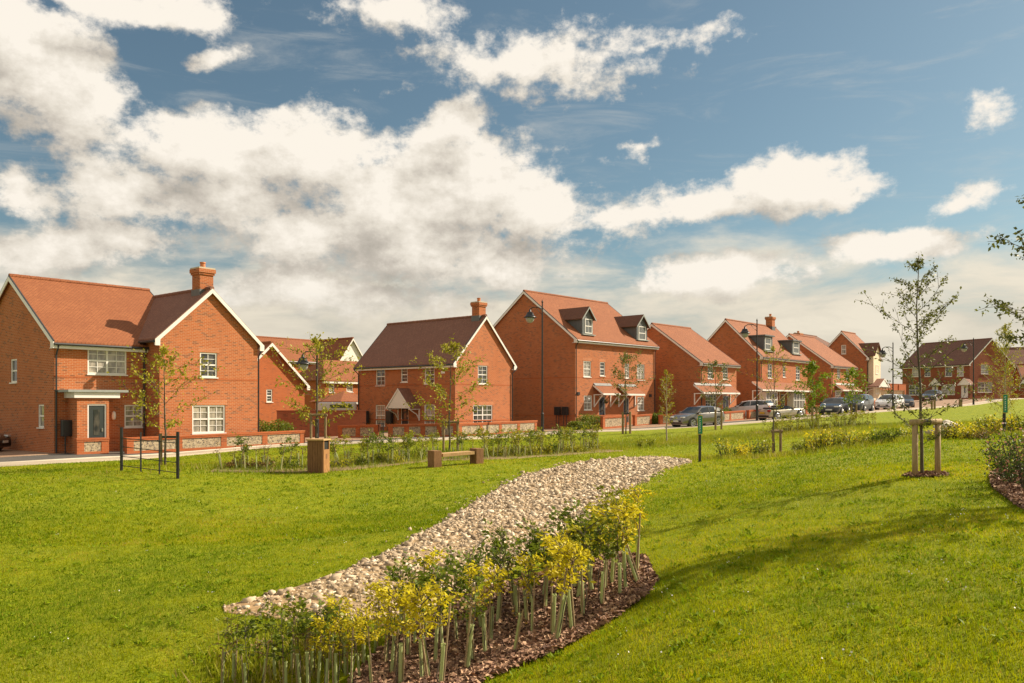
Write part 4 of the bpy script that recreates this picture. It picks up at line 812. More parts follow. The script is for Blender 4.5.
    m=MB(); m.box(-L*.5-.01,-L*.5+.1,-hw*.8,hw*.8,.25,.42); m.build('rear_bumper','blackp',root,bevel=.02)
    return root
def ca(px,D,*a,**k): x,y=pt(px,D); return car(x,y,*a,**k)
TH=R(47)
ca(697,60.8,PI+R(33),'grey hatchback facing left on the road, partly behind the green marker sign','p_grey','hatch',4.2,1.8,1.47)
ca(750,76.5,R(135)-R(45)-R(10)+R(60),'pale silver people carrier on the driveway, seen between two low flint walls','p_lilac','suv',4.5,1.8,1.66)
ca(781,67.5,R(28),'champagne open-top convertible with a yellow rear plate','p_gold','open',4.1,1.75,1.3)
ca(834.5,71.5,PI+R(57),'black hatchback facing the viewer, left of the dark grey one','p_black','hatch',4.3,1.8,1.45)
ca(858,74.5,PI+R(53),'dark grey crossover parked directly behind the black hatchback','p_dark','suv',4.4,1.85,1.6)
ca(889.5,82,PI+R(50),'white hatchback by the lamp post before the cream tower house','p_white','hatch',4.4,1.8,1.5)
ca(902.5,92,PI+R(75),'dark car half hidden behind the white hatchback','p_dark','hatch',4.3,1.8,1.5)
ca(932,110,PI+R(48),'dark blue-grey car alone in the far parking area','p_black','hatch',4.3,1.8,1.5)
ca(-44,38,R(8),'black car cut off by the left edge of the photo','p_black','hatch',4.2,1.75,1.45)
ca(983,121,R(100),'small silver car parked in front of the far red house gable','p_grey','hatch',3.9,1.7,1.45) if False else None

# ------------------------------------------------------------------ street lamps
def lamp(px,D,hp,label,arm=.95):
    p=at(px,D); r=empty('street_lamp',p,0,label,'street lamp','black swan-neck street lamps'); hh=hp*D/F
    m=MB(); m.tube([(0,0,-.2),(0,0,1.3)],.1,12); m.tube([(0,0,1.3),(0,0,1.36)],[.11,.065],12); m.tube([(0,0,1.36),(0,0,hh)],[.062,.045],10); m.lathe([(.05,0),(.07,.04),(.03,.12),(.005,.2)],8,(0,0,hh)); m.build('pole','black',r)
    z=hh-.45; a=MB(); a.tube([(0,0,z),(-arm*.35,0,z+.16),(-arm*.8,0,z+.14),(-arm,0,z+.02)],.03,8); a.tube([(0,0,z-.35),(-arm*.35,0,z-.05),(-arm*.5,0,z+.14)],.018,6); a.build('bracket','black',r)
    l=MB(); l.lathe([(.03,.02),(.07,-.04),(.07,-.14),(.2,-.2),(.22,-.28),(.3,-.42),(.42,-.5),(.42,-.53)],16,(-arm,0,z)); la=l.build('lantern','black',r,True)
    g=MB(); g.lathe([(.3,-.531),(.27,-.68),(.19,-.82),(.06,-.88)],14,(-arm,0,z)); g.build('glass_bowl','lantern',la,True)
lamp(317,44,98,'street lamp half hidden by the young tree behind the wooden bin',.75); lamp(542.3,54,131,'tallest-looking street lamp, standing before the shaded gable of the tall house',.8)
lamp(757,65,101,'street lamp between the pale people carrier and the convertible'); lamp(893,80,66,'street lamp in front of the white hatchback',1.0); lamp(973.5,88,66,'street lamp by the far parking area in front of the white door house',1.0)

# ------------------------------------------------------------------ trees
def tree(px,D,hp,label,cb=.28,cr=.3,nl=26,ls=.075,mat='green',bark='bark',npl=9,up=.55,lean=0,prof='oval',tw=.022,group='young street trees',cat='tree',name='young_tree',seed=None,xy=None,hgt=None,off=0):
    if seed is not None: random.seed(seed)
    p=at(px,D) if xy is None else Vector((xy[0],xy[1],float(H(*xy)))); hh=hgt or hp*D/F; r=empty(name,p,random.uniform(0,6),label,cat,group)
    T=MB(); n=14; ax=[]; x=y=0
    for i in range(n+1):
        t=i/n; ax.append(Vector((x,y,-.15+t*(hh+.15)))); x+=random.uniform(-1,1)*.018*hh/4; y+=random.uniform(-1,1)*.018*hh/4
    T.tube(ax,[max(.008,tw*2*(1-i/n*.88)) for i in range(n+1)],7)
    Pt=[]; R_=cr*hh
    for b in range(nl):
        t=cb+(1-cb)*((b+random.random())/nl)**.95*.97; i=min(n-1,int(t*n)); o=ax[i].lerp(ax[i+1],t*n-i); s=(t-cb)/(1-cb)
        f={'oval':math.sin(PI*min(1,(s*.85+.18)))**.8,'cone':(1-s)**.75+.12,'vase':.35+.75*s-.6*s**4,'ragged':(1.05-s)*.9+.1}[prof]
        L=R_*f*random.uniform(.55,1.25); a=b*2.4+random.uniform(-.5,.5); e=up*random.uniform(.5,1.4)
        d=Vector((math.cos(a),math.sin(a),e)).normalized(); q=[o]; m_=5
        for k in range(m_): d=(d+Vector((random.uniform(-.18,.18),random.uniform(-.18,.18),random.uniform(-.1,.16)))).normalized(); q.append(q[-1]+d*L/m_)
        T.tube(q,[max(.004,tw*.42*(1-k/m_*.8)*(1-s*.5)) for k in range(m_+1)],4,False)
        for k in range(1,m_+1):
            for w in range(2):
                dd=(d+Vector((random.uniform(-1,1),random.uniform(-1,1),random.uniform(-.5,.7)))).normalized(); l2=L*random.uniform(.12,.34)+.05; e2=q[k]+dd*l2
                T.tube([q[k],q[k].lerp(e2,.5)+Vector((0,0,.02)),e2],[.005,.004,.003],3,False)
                for _ in range(max(1,int(npl*random.uniform(.2,1.1)))): Pt.append(q[k].lerp(e2,random.uniform(.25,1.05))+Vector([random.gauss(0,ls*.45) for _ in range(3)]))
    T.build('trunk',bark,r,True,uv=False)
    for _ in range(10): Pt.append(ax[-1]+Vector([random.gauss(0,ls*.7) for _ in range(3)]))
    leaves('crown',np.array(Pt),ls,mat,r)
    return r
def stakes(px0,px1,D,hpx,label,rail=True,rad=.045,cross=0):
    a=at(px0,D); b=at(px1,D); hh=hpx*D/F; c=(a+b)/2; r=empty('tree_stakes',c,0,label,'tree stakes','timber stakes holding young trees')
    for q in(a,b): m=MB(); o=q-c; m.tube([(o.x,0,o.z-.3),(o.x,0,o.z+hh)],[rad,rad*.95],9); m.build('stake','wood',r)
    if rail: m=MB(); m.tube([(a.x-c.x-rad*1.4,-.0,hh-rad*.9),(b.x-c.x+rad*1.4,0,hh-rad*.9)],rad*1.02,9); m.build('cross_rail','wood',r)
    else: m=MB(); m.box(a.x-c.x,b.x-c.x,-.012,.012,hh-.16,hh-.08); m.build('tie_strap','blackp',r)
tree(165,28,118,'young street tree beside the black metal rail, in front of the large left house',.28,.40,22,.11,'ylw',npl=10,up=.4,seed=3); stakes(161,177.5,28,32,'pair of timber stakes at the tree by the black metal rail',False,.05)
tree(317.5,30,122,'young street tree rising behind the wooden litter bin',.26,.38,24,.11,'ylw',npl=10,up=.4,seed=5); stakes(311,325.5,29.3,48,'timber frame around the tree behind the wooden bin',True,.045)
tree(449,33,112,'young street tree behind the bench, before the gabled porch house',.22,.38,26,.11,'ylw',npl=11,up=.4,seed=8); stakes(443.5,457.5,33.3,31,'timber frame around the tree behind the bench',True,.05)
tree(626,50.5,80,'young tree in front of the tall house door canopies',.42,.32,24,.12,'olive',npl=8,seed=12); stakes(622.8,630.2,50.5,22,'pair of stakes in front of the tall house',False,.07)
tree(667,45,72,'thin pale-trunked birch between the tall house and the grey hatchback',.25,.2,24,.08,'yg','barkp',npl=6,up=1,seed=15,tw=.025)
tree(716,51,68,'young tree over the bonnet end of the wide canopy house',.3,.38,22,.12,'olive',npl=7,seed=21); stakes(715.5,721.5,51,20,'pair of stakes behind the green marker sign',False,.065)
tree(775,29,112,'very sparse young tree in front of the white bay windows',.38,.27,22,.06,'yg',npl=5,up=.8,seed=24,tw=.016); stakes(773.2,780.6,29,28,'short pair of stakes at the sparse tree before the bay windows',True,.05)
tree(813,60.5,60,'dense bright green young tree left of the black hatchback',.14,.33,26,.16,'bright',npl=13,up=.4,seed=30); stakes(812,816.6,60,15,'pair of stakes at the dense bright green tree',False,.07)
tree(852,62,50,'young green tree in front of the dark grey crossover',.3,.34,24,.16,'bright',npl=8,seed=33); stakes(851.3,856.3,62,14,'pair of stakes at the tree before the dark crossover',False,.07)
tree(922.8,16.6,221,'tall sparse young tree in the foreground inside the round timber frame',.15,.235,30,.06,'olive',npl=14,up=.8,seed=52,tw=.019,prof='oval')
tree(1004,38,100,'feathery fine-leaved birch in front of the far red gable',.1,.26,54,.07,'yg','barkp',npl=10,up=1.1,seed=44,prof='cone')
tree(0,0,0,'tall tree mostly outside the right edge, its leafy branches hanging into view',.2,.27,46,.075,'olive',npl=22,up=.45,seed=61,xy=(8.75,12.9),hgt=5.1,tw=.035,name='tree')
tree(0,0,0,'second tree outside the right edge whose shadow crosses the lawn',.2,.24,44,.08,'olive',npl=18,up=.5,seed=66,xy=(11.6,13.5),hgt=6.4,tw=.035,name='tree')
# the round timber frame in the foreground
g0=at(913.8,16.6); g1=at(939,16.5); c=(g0+g1)/2; r=empty('timber_tree_frame',c,0,'round-post timber frame with a cross rail in the right foreground','tree frame')
for q in(g0,g1): o=q-c; m=MB(); m.tube([(o.x,0,o.z-.3),(o.x,0,1.03)],[.057,.054],14); m.build('post','frame',r,True)
m=MB(); m.tube([(g0.x-c.x-.09,0,1.07),(g1.x-c.x+.07,0,1.09)],[.062,.058],14); m.build('cross_rail','frame',r,True); m=MB(); m.tube([(-.04,0,1.075),(.07,0,1.075)],.07,12); m.build('rubber_tie','blackp',r)
for px_,D,hp,lb in((931.8,72,9.5,'left thin timber post of the pair by the far parking area'),(934.6,72.5,9.8,'right thin timber post of the pair by the far parking area'),(960.5,80,8,'squat timber bollard on the verge left of the far lamp post')):
    p=at(px_,D); hh=hp*D/F; w=.065 if px_<950 else .12; m=MB(); m.box(-w,w,-w,w,-.3,hh*.93); m.hexa([(-w,-w,hh*.93),(w,-w,hh*.93),(w,w,hh*.93),(-w,w,hh*.93),(-w*.5,-w*.5,hh),(w*.5,-w*.5,hh),(w*.5,w*.5,hh),(-w*.5,w*.5,hh)]); tag(m.build('timber_bollard','wood',loc=p),lb,'bollard','timber posts on the far verge')

# ------------------------------------------------------------------ bin, bench, rail, signs, boulder
p=at(318.5,25.5); r=empty('litter_bin',p,R(-14),'wooden slatted litter bin with a side opening, on the lawn edge','litter bin'); r.scale=(.84,.84,.97)
m=MB()
for i in range(6): a=-.3+i*.1; m.box(a+.004,a+.096,-.27,-.245,-.05,1.02)
for i in range(6): a=-.3+i*.1; m.box(a+.004,a+.096,.245,.27,-.05,1.02)
for i in range(5): a=-.24+i*.096; m.box(-.325,-.3,a+.003,a+.093,-.05,1.02)
m.build('dark_slats','oakd',r)
m=MB()
for i in range(5): a=-.24+i*.096; m.box(.3,.325,a+.003,a+.093,-.05,.74)
m.box(.3,.325,-.24,-.19,.74,1.02); m.box(.3,.325,.19,.24,.74,1.02); m.build('front_slats','oak',r); m=MB(); m.box(-.29,.29,-.235,.235,0,.98); m.build('liner','blackp',r); m=MB(); m.box(-.36,.36,-.31,.31,1.022,1.07); m.build('lid','oakp',r,bevel=.008)
m=MB(); m.box(.326,.329,-.06,.06,.45,.6); m.build('badge','oakd',r)
a=at(434.5,26.3); b=at(476.5,27.2); d=b-a; r=empty('bench',a,math.atan2(d.y,d.x),'low timber bench with a pale plank seat between two chunky wooden block ends','bench'); L=math.hypot(d.x,d.y)
for xx,zz,hh in((0,0,.52),(L,d.z,.5)):
    m=MB()
    for i in range(3): m.box(xx-.14,xx+.14,-.22+i*.14+.004,-.22+i*.14+.136,zz-.15,zz+hh)
    e=m.build('block_end','oakm',r,bevel=.006)
m=MB()
for i in range(3): y0=-.2+i*.14; k_=d.z/L; m.hexa([(.2,y0,.32),(L-.2,y0,.32+d.z),(L-.2,y0+.125,.32+d.z),(.2,y0+.125,.32),(.2,y0,.42),(L-.2,y0,.42+d.z),(L-.2,y0+.125,.42+d.z),(.2,y0+.125,.42)])
m.build('seat_plank','oakp',r)
a=at(121.5,24.8); b=at(177.8,23.0); d=b-a; r=empty('metal_rail',a,math.atan2(d.y,d.x),'short black metal estate rail with two thick end posts on the left lawn','railing'); L=math.hypot(d.x,d.y)
for xx,zz in((0,0),(L,d.z)): m=MB(); m.tube([(xx,0,zz-.3),(xx,0,zz+1.3)],.045,10); m.build('end_post','black',r)
for s in(.36,.69): m=MB(); m.box(L*s-.012,L*s+.012,-.02,.02,d.z*s-.3,d.z*s+1.22-.04*s); m.build('upright','black',r)
for z_ in(.16,.44,.72,.98): m=MB(); m.tube([(0,0,z_),(L,0,z_+d.z)],.013,6); m.build('rail','black',r)
def marker(px,D,hpx,label):
    p=at(px,D); hh=hpx*D/F; r=empty('marker_post',p,0,label,'marker post','green topped marker posts'); m=MB(); m.tube([(0,0,-.2),(0,0,hh)],.045,10); m.build('post','black',r); m=MB(); m.box(-.078,.078,-.062,-.046,hh-.62,hh-.02); e=m.build('sign_edge','signy',r); m=MB(); m.box(-.066,.066,-.07,-.0625,hh-.6,hh-.04); s=m.build('sign_plate','signg',r)
    m=MB() # small white marks stacked down the plate
    for zz,w in((-.10,.06),(-.17,.05),(-.25,.045),(-.31,.05),(-.37,.04),(-.43,.05),(-.50,.045)): m.box(-w/2,w/2-.012,-.074,-.0705,hh+zz-.02,hh+zz); m.box(-w/2,-w/2+.012,-.074,-.0705,hh+zz-.045,hh+zz-.021)
    m.build('sign_marks','white',s)
marker(699.8,26,47.5,'green and yellow topped black marker post standing at the far tip of the stone channel'); marker(1004.2,26,43,'green topped black marker post at the right edge in front of the feathery birch')
p=at(947,31)+Vector((0,0,.08)); r=empty('boulder',p,0,'pale rounded boulder with brown patches lying in the grass behind the timber frame','boulder'); bm=bmesh.new(); bmesh.ops.create_icosphere(bm,subdivisions=3,radius=1)
for v in bm.verts: v.co=Vector((v.co.x*.47,v.co.y*.4,v.co.z*.3))*(1+.12*math.sin(v.co.x*5+1)*math.cos(v.co.y*4)+.07*math.sin(v.co.z*9+v.co.x*7)); v.co.z+=.2
me=bpy.data.meshes.new('rock'); bm.to_mesh(me); bm.free(); me.materials.append(M['boulder']); o=bpy.data.objects.new('rock',me); COL.objects.link(o); o.parent=r
m=MB(); m.tube([(-.02,-.3,.08),(.2,-.37,.12),(.33,-.28,.14)],.07,7); m.build('brown_patch','oakd',r,True)
m=MB(); m.tube([(-.3,0,.12),(.0,0,.14),(.32,.02,.17)],[.09,.1,.11],10); q=at(934.5,30.8)+Vector((0,0,.05)); tag(m.build('short_log','barkp',loc=q,smooth=True),'short pale log lying left of the boulder behind the timber frame','log')

# ------------------------------------------------------------------ stone channel, mulch beds
def px2(L_): return [tuple(ray(x,y).xy) for x,y in L_]
GL=px2([(222,607),(280,592),(335,575),(385,553),(432,528),(482,498),(522,476),(562,466),(612,459),(650,457),(688,460)])
GR=px2([(225,613),(300,622),(385,620),(455,598),(512,568),(562,540),(603,510),(630,490),(650,476),(664,469),(691,463)])
ribbon('channel_bed',GL,GR,'bed',.016,160,24,edge=.012)
ML=px2([(335,725),(352,684),(396,640),(450,606),(520,585),(575,566),(620,556),(645,560)]); MR=px2([(440,720),(482,683),(520,668),(558,652),(590,634),(620,615),(645,597),(656,583)])
ribbon('mulch_bed',ML,MR,'mulch',.045,140,24,edge=.03)
def inrib(A,B,n,jit=0,pw=1):
    A=resample(A,200);B=resample(B,200); t=RNG.uniform(0,199,n); i=t.astype(int).clip(0,198); f=(t-i)[:,None]; a=A[i]*(1-f)+A[i+1]*f; b=B[i]*(1-f)+B[i+1]*f
    w=np.hypot(*(b-a).T); keep=RNG.uniform(0,w.max(),n)<w; a=a[keep];b=b[keep]; s=RNG.uniform(-jit,1+jit,len(a))[:,None]; return a*(1-s)+b*s
def inside_(P,poly):
    x,y=P.T; c=np.zeros(len(P),bool); q=np.roll(poly,1,0)
    for (xa,ya),(xb,yb) in zip(poly,q):
        m=((ya>y)!=(yb>y)); xi=(xb-xa)*(y-ya)/((yb-ya) or 1e-9)+xa; c^=m&(x<xi)
    return c
def gravel():
    P=np.concatenate([inrib(GL,GR,86000,.0),inrib(GL,GR,5000,.09),inrib(GL,GR,900,.22)]); P=P[~inside_(P,np.array(ML+MR[::-1]))]; bv=np.array([(-1,-1,-1),(1,-1,-1),(1,1,-1),(-1,1,-1),(-1,-1,1),(1,-1,1),(1,1,1),(-1,1,1)])*.72; bf=np.array([(0,2,1),(0,3,2),(4,5,6),(4,6,7),(0,1,5),(0,5,4),(1,2,6),(1,6,5),(2,3,7),(2,7,6),(3,0,4),(3,4,7)])
    pn=np.sin(P[:,0]*1.9+np.sin(P[:,1]*1.1)*1.8)*np.sin(P[:,1]*1.3+1.2); P=P[(RNG.uniform(0,1,len(P))>(pn-.7)*2.0)]
    n=len(P); s=np.exp(RNG.normal(-3.82,.48,n)).clip(.012,.07); sc3=RNG.uniform(.5,1.45,(n,1,3))*s[:,None,None]; sc3[...,2]*=.75
    V=(bv[None]+RNG.uniform(-.38,.38,(n,len(bv),3)))*sc3; a=RNG.uniform(0,2*PI,n); e=RNG.normal(0,.7,n); c,s_=np.cos(a),np.sin(a); ce,se=np.cos(e),np.sin(e)
    x,y,z=V[...,0],V[...,1],V[...,2]; y,z=y*ce[:,None]-z*se[:,None],y*se[:,None]+z*ce[:,None]; x,y=x*c[:,None]-y*s_[:,None],x*s_[:,None]+y*c[:,None]
    z=z+(H(P[:,0],P[:,1])+s*.1-.006+RNG.uniform(-.018,.014,n))[:,None]; V=np.stack([x+P[:,:1],y+P[:,1:],z],-1).reshape(-1,3); F_=(bf[None]+(np.arange(n)*len(bv))[:,None,None]).reshape(-1,3)
    o=npmesh('gravel',V,F_,'stone',np.repeat(RNG.beta(1.3,1.4,n),len(bf))); tag(o,'pale limestone pebbles filling the drainage channel','gravel',kind='stuff')
gravel()
def chips(name,P,zoff=.05,sz=.035,label='brown bark chips'):
    n=len(P); d=RNG.normal(size=(n,3)); d[:,2]*=.35; d/=np.linalg.norm(d,axis=1)[:,None]; u=np.cross(d,RNG.normal(size=(n,3))*[.4,.4,1]); u/=np.linalg.norm(u,axis=1)[:,None]
    s=sz*RNG.uniform(.5,1.6,(n,1)); C=np.stack([P[:,0],P[:,1],H(P[:,0],P[:,1])+zoff+RNG.uniform(0,.025,n)],1)
    V=np.stack([C-d*s-u*s*.4,C+d*s-u*s*.35,C+d*s*.9+u*s*.4,C-d*s+u*s*.45],1).reshape(-1,3); tag(npmesh(name,V,np.arange(n*4).reshape(-1,4),'chip',RNG.uniform(0,1,n),None,4),label,name,kind='stuff')
chips('bark_mulch',inrib(ML,MR,34000,.02))
SL=px2([(990,475),(1002,471),(1030,470),(1060,474)]); SR=px2([(992,488),(1008,500),(1040,520),(1075,530)]); ribbon('shrub_mulch',SL,SR,'mulch',.04,60,14); chips('shrub_bark_mulch',inrib(SL,SR,7000,.02),label='brown bark chips under the rose shrub')
q=at(926,16.6); a=RNG.uniform(0,2*PI,2600); rr=np.sqrt(RNG.uniform(0,1,2600)); chips('tree_bark_mulch',np.stack([q.x+np.cos(a)*rr*.42,q.y+np.sin(a)*rr*.3],1),.02,.03,'brown bark chips around the foreground tree base')

# ------------------------------------------------------------------ saplings in tree shelters
def sapling(kind):
    mat={'golden':'gold','green':'green','bronze':'rust','leafy':'mid','lime':'yg'}[kind]
    lab={'golden':'golden-leaved','green':'dark green leafy','bronze':'thin bronze-leaved','leafy':'bushy mid-green','lime':'bright yellow-green'}[kind]
    r=empty('sapling',(0,0,0),0); hh=random.uniform(.98,1.2); th=random.uniform(.44,.55); rad=.021
    t=MB(); k=12; a=[(rad*math.cos(2*PI*j/k),rad*math.sin(2*PI*j/k)) for j in range(k)]
    for z0,z1 in((0,th),): t.tube([(0,0,-.05),(0,0,th)],[rad*1.05,rad],k,False); t.tube([(0,0,th-.015),(0,0,th)],[rad+.006,rad+.006],k,False)
    t.build('shelter_tube','tube',r,True)
    c=MB(); o_=rad+.014; c.tube([(o_,0,-.1),(o_+.01,.01,th+random.uniform(.05,.5))],.011,6); c.build('cane','cane',r)
    s=MB(); ax=[Vector((0,0,0))]; 
    for i in range(8): ax.append(ax[-1]+Vector((random.gauss(0,.018),random.gauss(0,.018),hh/8)))
    s.tube(ax,[.009*(1-i/10) for i in range(9)],5,False); P=[];Dd=[]
    nb={'golden':14,'green':16,'bronze':7,'leafy':14,'lime':14}[kind]
    for b in range(nb):
        f=random.uniform(.5 if kind!='bronze' else .35,.98); i=min(7,int(f*8)); o=ax[i].lerp(ax[i+1],f*8-i); a_=random.uniform(0,2*PI); d=Vector((math.cos(a_),math.sin(a_),random.uniform(.1,.9))).normalized(); L=random.uniform(.1,.27)*(1.15 if kind=='green' else 1); e=o+d*L
        s.tube([o,o.lerp(e,.5)+Vector((0,0,.015)),e],[.005,.004,.003],3,False)
        for _ in range({'golden':17,'green':12,'bronze':6,'leafy':12,'lime':13}[kind]): q=o.lerp(e,random.uniform(.2,1.1)); P.append(q+Vector([random.gauss(0,.03) for _ in range(3)])); Dd.append(d)
    s.build('stem','bark',r,uv=False); leaves('leaves',np.array(P),.07 if kind!='bronze' else .055,mat,r,.45 if kind=='golden' else .2,.42 if kind=='golden' else .6,dirs=np.array(Dd))
    return r,lab
PROTO={k:[sapling(k) for _ in range(3)] for k in('golden','green','bronze','leafy','lime')}; USED=set()
def put_sapling(kind,pos,place,group,sc_=1,lean=None):
    r,lab=random.choice(PROTO[kind]); o=r if r.name not in USED else copy_tree(r); USED.add(r.name)
    o.location=pos; o.scale=(sc_,)*3 if isinstance(sc_,float) or sc_==1 else sc_; l=lean if lean is not None else random.gauss(0,.09); o.rotation_euler=(random.gauss(0,.07),l,random.uniform(0,6.28) if lean is None else 0); tag(o,lab+' sapling in a tube '+place,'sapling',group)
fg=[(385,667,'golden'),(391,680,'bronze'),(408,662,'green'),(430,683,'golden'),(422,684,'golden'),(443,660,'green'),(435,667,'green'),(457,645,'green'),(455,634,'green'),(467,674,'bronze'),(472,666,'green'),(485,658,'golden'),(491,647,'golden'),(514,656,'bronze'),(497,627,'green'),(517,622,'bronze'),(532,637,'golden'),(527,627,'green'),(556,646,'golden'),(553,640,'golden'),(572,634,'golden'),(583,621,'lime'),(601,610,'green'),(620,599,'leafy'),(626,594,'golden'),(639,587,'golden'),(637,577,'golden'),(593,596,'green'),(611,588,'lime'),(623,575,'golden'),(605,578,'leafy'),(590,584,'leafy'),(575,592,'leafy'),(560,602,'green'),(543,600,'leafy'),(545,612,'green'),(577,602,'green'),(604,594,'leafy'),(564,612,'golden'),(530,608,'green'),(516,612,'green'),(500,612,'green'),(482,632,'green'),(468,640,'green'),
(222,690,'bronze'),(233,684,'bronze'),(246,694,'green'),(262,695,'bronze'),(275,680,'bronze'),(286,695,'green'),(300,688,'bronze'),(308,692,'bronze'),(318,689,'green'),(326,694,'golden'),(336,692,'bronze'),(351,690,'golden'),(364,668,'bronze'),(375,652,'golden'),(330,668,'golden'),(292,674,'green'),(345,660,'bronze'),(360,683,'leafy'),(400,640,'green'),(415,650,'leafy'),(425,640,'golden'),(440,632,'green'),(345,676,'golden'),(312,676,'green'),(372,690,'golden'),(400,690,'golden'),(440,690,'golden')]
for px_,py,kd in fg:
    p=ray(px_,py); side='at the thin west end of the mulch bed' if px_<380 else ('in the middle of the mulch bed' if px_<540 else 'at the lush east end of the mulch bed')
    if px_<345 and random.random()<.35: kd='leafy'
    sc_=random.uniform(.68,.8) if px_<380 else (random.uniform(.84,.98) if px_<545 else random.uniform(.94,1.1))
    if 400<px_<545 and kd in('green','leafy') and random.random()<.12: continue
    put_sapling(kd,p,side,'saplings in tree shelters in the foreground bed',float(sc_),lean=(-.34 if (px_,py)==(639,587) else None))
def row(pts,n,place,group,kinds,w=1.2,smin=.55,smax=.8):
    A=resample([pt(a,b) for a,b in pts],100)
    for i in range(n):
        t=(i+random.uniform(0,1))/n*99; k=min(98,int(t)); q=A[k]*(1-t+k)+A[k+1]*(t-k); x=q[0]+random.uniform(-.3,.3); y=q[1]+random.uniform(-w,w)
        put_sapling(random.choice(kinds),Vector((x,y,float(H(x,y)))),place,group,float(random.uniform(smin,smax)))
gk='saplings in tree shelters in the verge rows'
row([(222,26),(300,26.6)],13,'in the short row left of the wooden bin',gk,['bronze','bronze','green'],.5,.7,.95)
row([(332,27.3),(425,29.3)],26,'in the row between the bin and the bench',gk,['bronze','green','lime','leafy'],.8,.7,.95)
row([(484,30),(540,33.5),(598,36.5)],46,'in the dense row right of the bench',gk,['green','leafy','lime','lime','bronze'],1.0,.75,1.0)
row([(425,31),(484,32)],10,'in the row behind the bench',gk,['lime','leafy','green'],.6,.7,.9)
row([(765,47),(872,50)],44,'in the far row below the parked cars',gk,['leafy','lime','lime'],1.4,.6,.85)
def soil(nm,A,dw,n=60): 
    P=resample([pt(*a) for a in A],n); o=ribbon(nm,offset(P,-dw),offset(P,dw),'soil',.035,n,8)
soil('verge_soil',[(215,26),(330,26.8),(430,29.8),(484,30.6),(540,33.5),(602,36.8)],1.1); soil('far_verge_soil',[(760,47),(875,50)],1.2)
# ------------------------------------------------------------------ shrubs
def shrub(pos,hh,wd,mat,label,n=240,ls=.07,name='shrub',group=None):
    r=empty(name,pos,0,label,'shrub',group); S=MB(); P=[]
    for i in range(9):
        a=random.uniform(0,6.28); e=Vector((math.cos(a)*wd/2*random.uniform(.3,1),math.sin(a)*wd/2*random.uniform(.3,1),hh*random.uniform(.55,1.05))); S.tube([(0,0,-.05),e*.5+Vector((0,0,hh*.1)),e],[.01,.008,.004],4,False)
        for _ in range(n//9): f=random.uniform(.25,1.05); q=e*f; P.append(q+Vector([random.gauss(0,wd*.11) for _ in range(3)]))
    P=np.array(P); P[:,2]=np.abs(P[:,2]); S.build('stems','bark',r,uv=False); leaves('foliage',P,ls,mat,r); return r
gs='low shrubs planted along the dip'
def shr(pxa,pxb,Da,Db,n,mats,place,hmin=.45,hmax=.75):
    for i in range(n):
        f=(i+random.random()*.8)/n; px_=pxa+(pxb-pxa)*f; D=Da+(Db-Da)*f+random.uniform(-.9,.9); m_=random.choice(mats); nm={'gold':'golden yellow','yg':'yellow-green','green':'dark green','mid':'mid-green','rust':'bronze'}[m_]
        shrub(at(px_,D),random.uniform(hmin,hmax),random.uniform(.5,.85),m_,f'low {nm} shrub {place}',150,.085,group=gs)
shr(722,772,29.5,28.5,9,['yg','gold','green','yg'],'left of the sparse tree stakes'); shr(795,850,27.5,27,11,['yg','gold','green','gold','mid'],'in the dip right of the sparse tree stakes'); shr(850,912,27,26.5,13,['green','yg','green','gold','mid'],'in the dip left of the timber frame',.32,.5)
shr(940,985,25,24,12,['gold','yg','gold','rust'],'in the dip right of the timber frame',.28,.42); shr(975,1030,30,27,12,['gold','yg','mid'],'near the right edge behind the rose shrub'); shr(945,1000,32,30,7,['mid','yg'],'on the rise beside the pale boulder',.2,.3); shr(338,425,27.6,29.4,8,['yg','mid','green'],'among the tubes between bin and bench',.2,.42); shr(486,600,30.6,36.6,18,['yg','mid','yg','green'],'among the tubes in the dense row right of the bench',.25,.55); shr(225,302,26.2,26.8,7,['mid','green','rust'],'among the tubes left of the wooden bin',.2,.45); shr(768,870,47,50,16,['yg','mid'],'among the tubes in the far row below the parked cars',.3,.6); shr(640,662,40,40,2,['mid'],'beyond the stone channel tip',.3,.5)
shrub(at(1012,14.9),.95,1.0,'rose','rose shrub with small pink blooms on mulch at the right edge',900,.06); shrub(at(1024,14.0),1.1,.9,'rose','taller rose shrub cut by the right edge of the photo',700,.06); shrub(at(1003,15.8),.7,.7,'rose','smaller rose shrub at the left side of the rose bed',420,.055)

# ------------------------------------------------------------------ grass (nobody could count it)
_gl=np.array(GL+GR[::-1]); _ml=np.array(ML+MR[::-1]); _sl=np.array(SL+SR[::-1])
def inside(P,poly):
    x,y=P.T; c=np.zeros(len(P),bool); q=np.roll(poly,1,0)
    for (xa,ya),(xb,yb) in zip(poly,q):
        m=((ya>y)!=(yb>y)); xi=(xb-xa)*(y-ya)/((yb-ya) or 1e-9)+xa; c^=m&(x<xi)
    return c
_vt=RNG.uniform(-1,1,(128,128))
def vn(P,f):
    x=P[:,0]*f;y=P[:,1]*f; i=np.floor(x).astype(int);j=np.floor(y).astype(int);a=x-i;b=y-j;a=a*a*(3-2*a);b=b*b*(3-2*b);g_=lambda u,v:_vt[u%128,v%128]
    return g_(i,j)*(1-a)*(1-b)+g_(i+1,j)*a*(1-b)+g_(i,j+1)*(1-a)*b+g_(i+1,j+1)*a*b
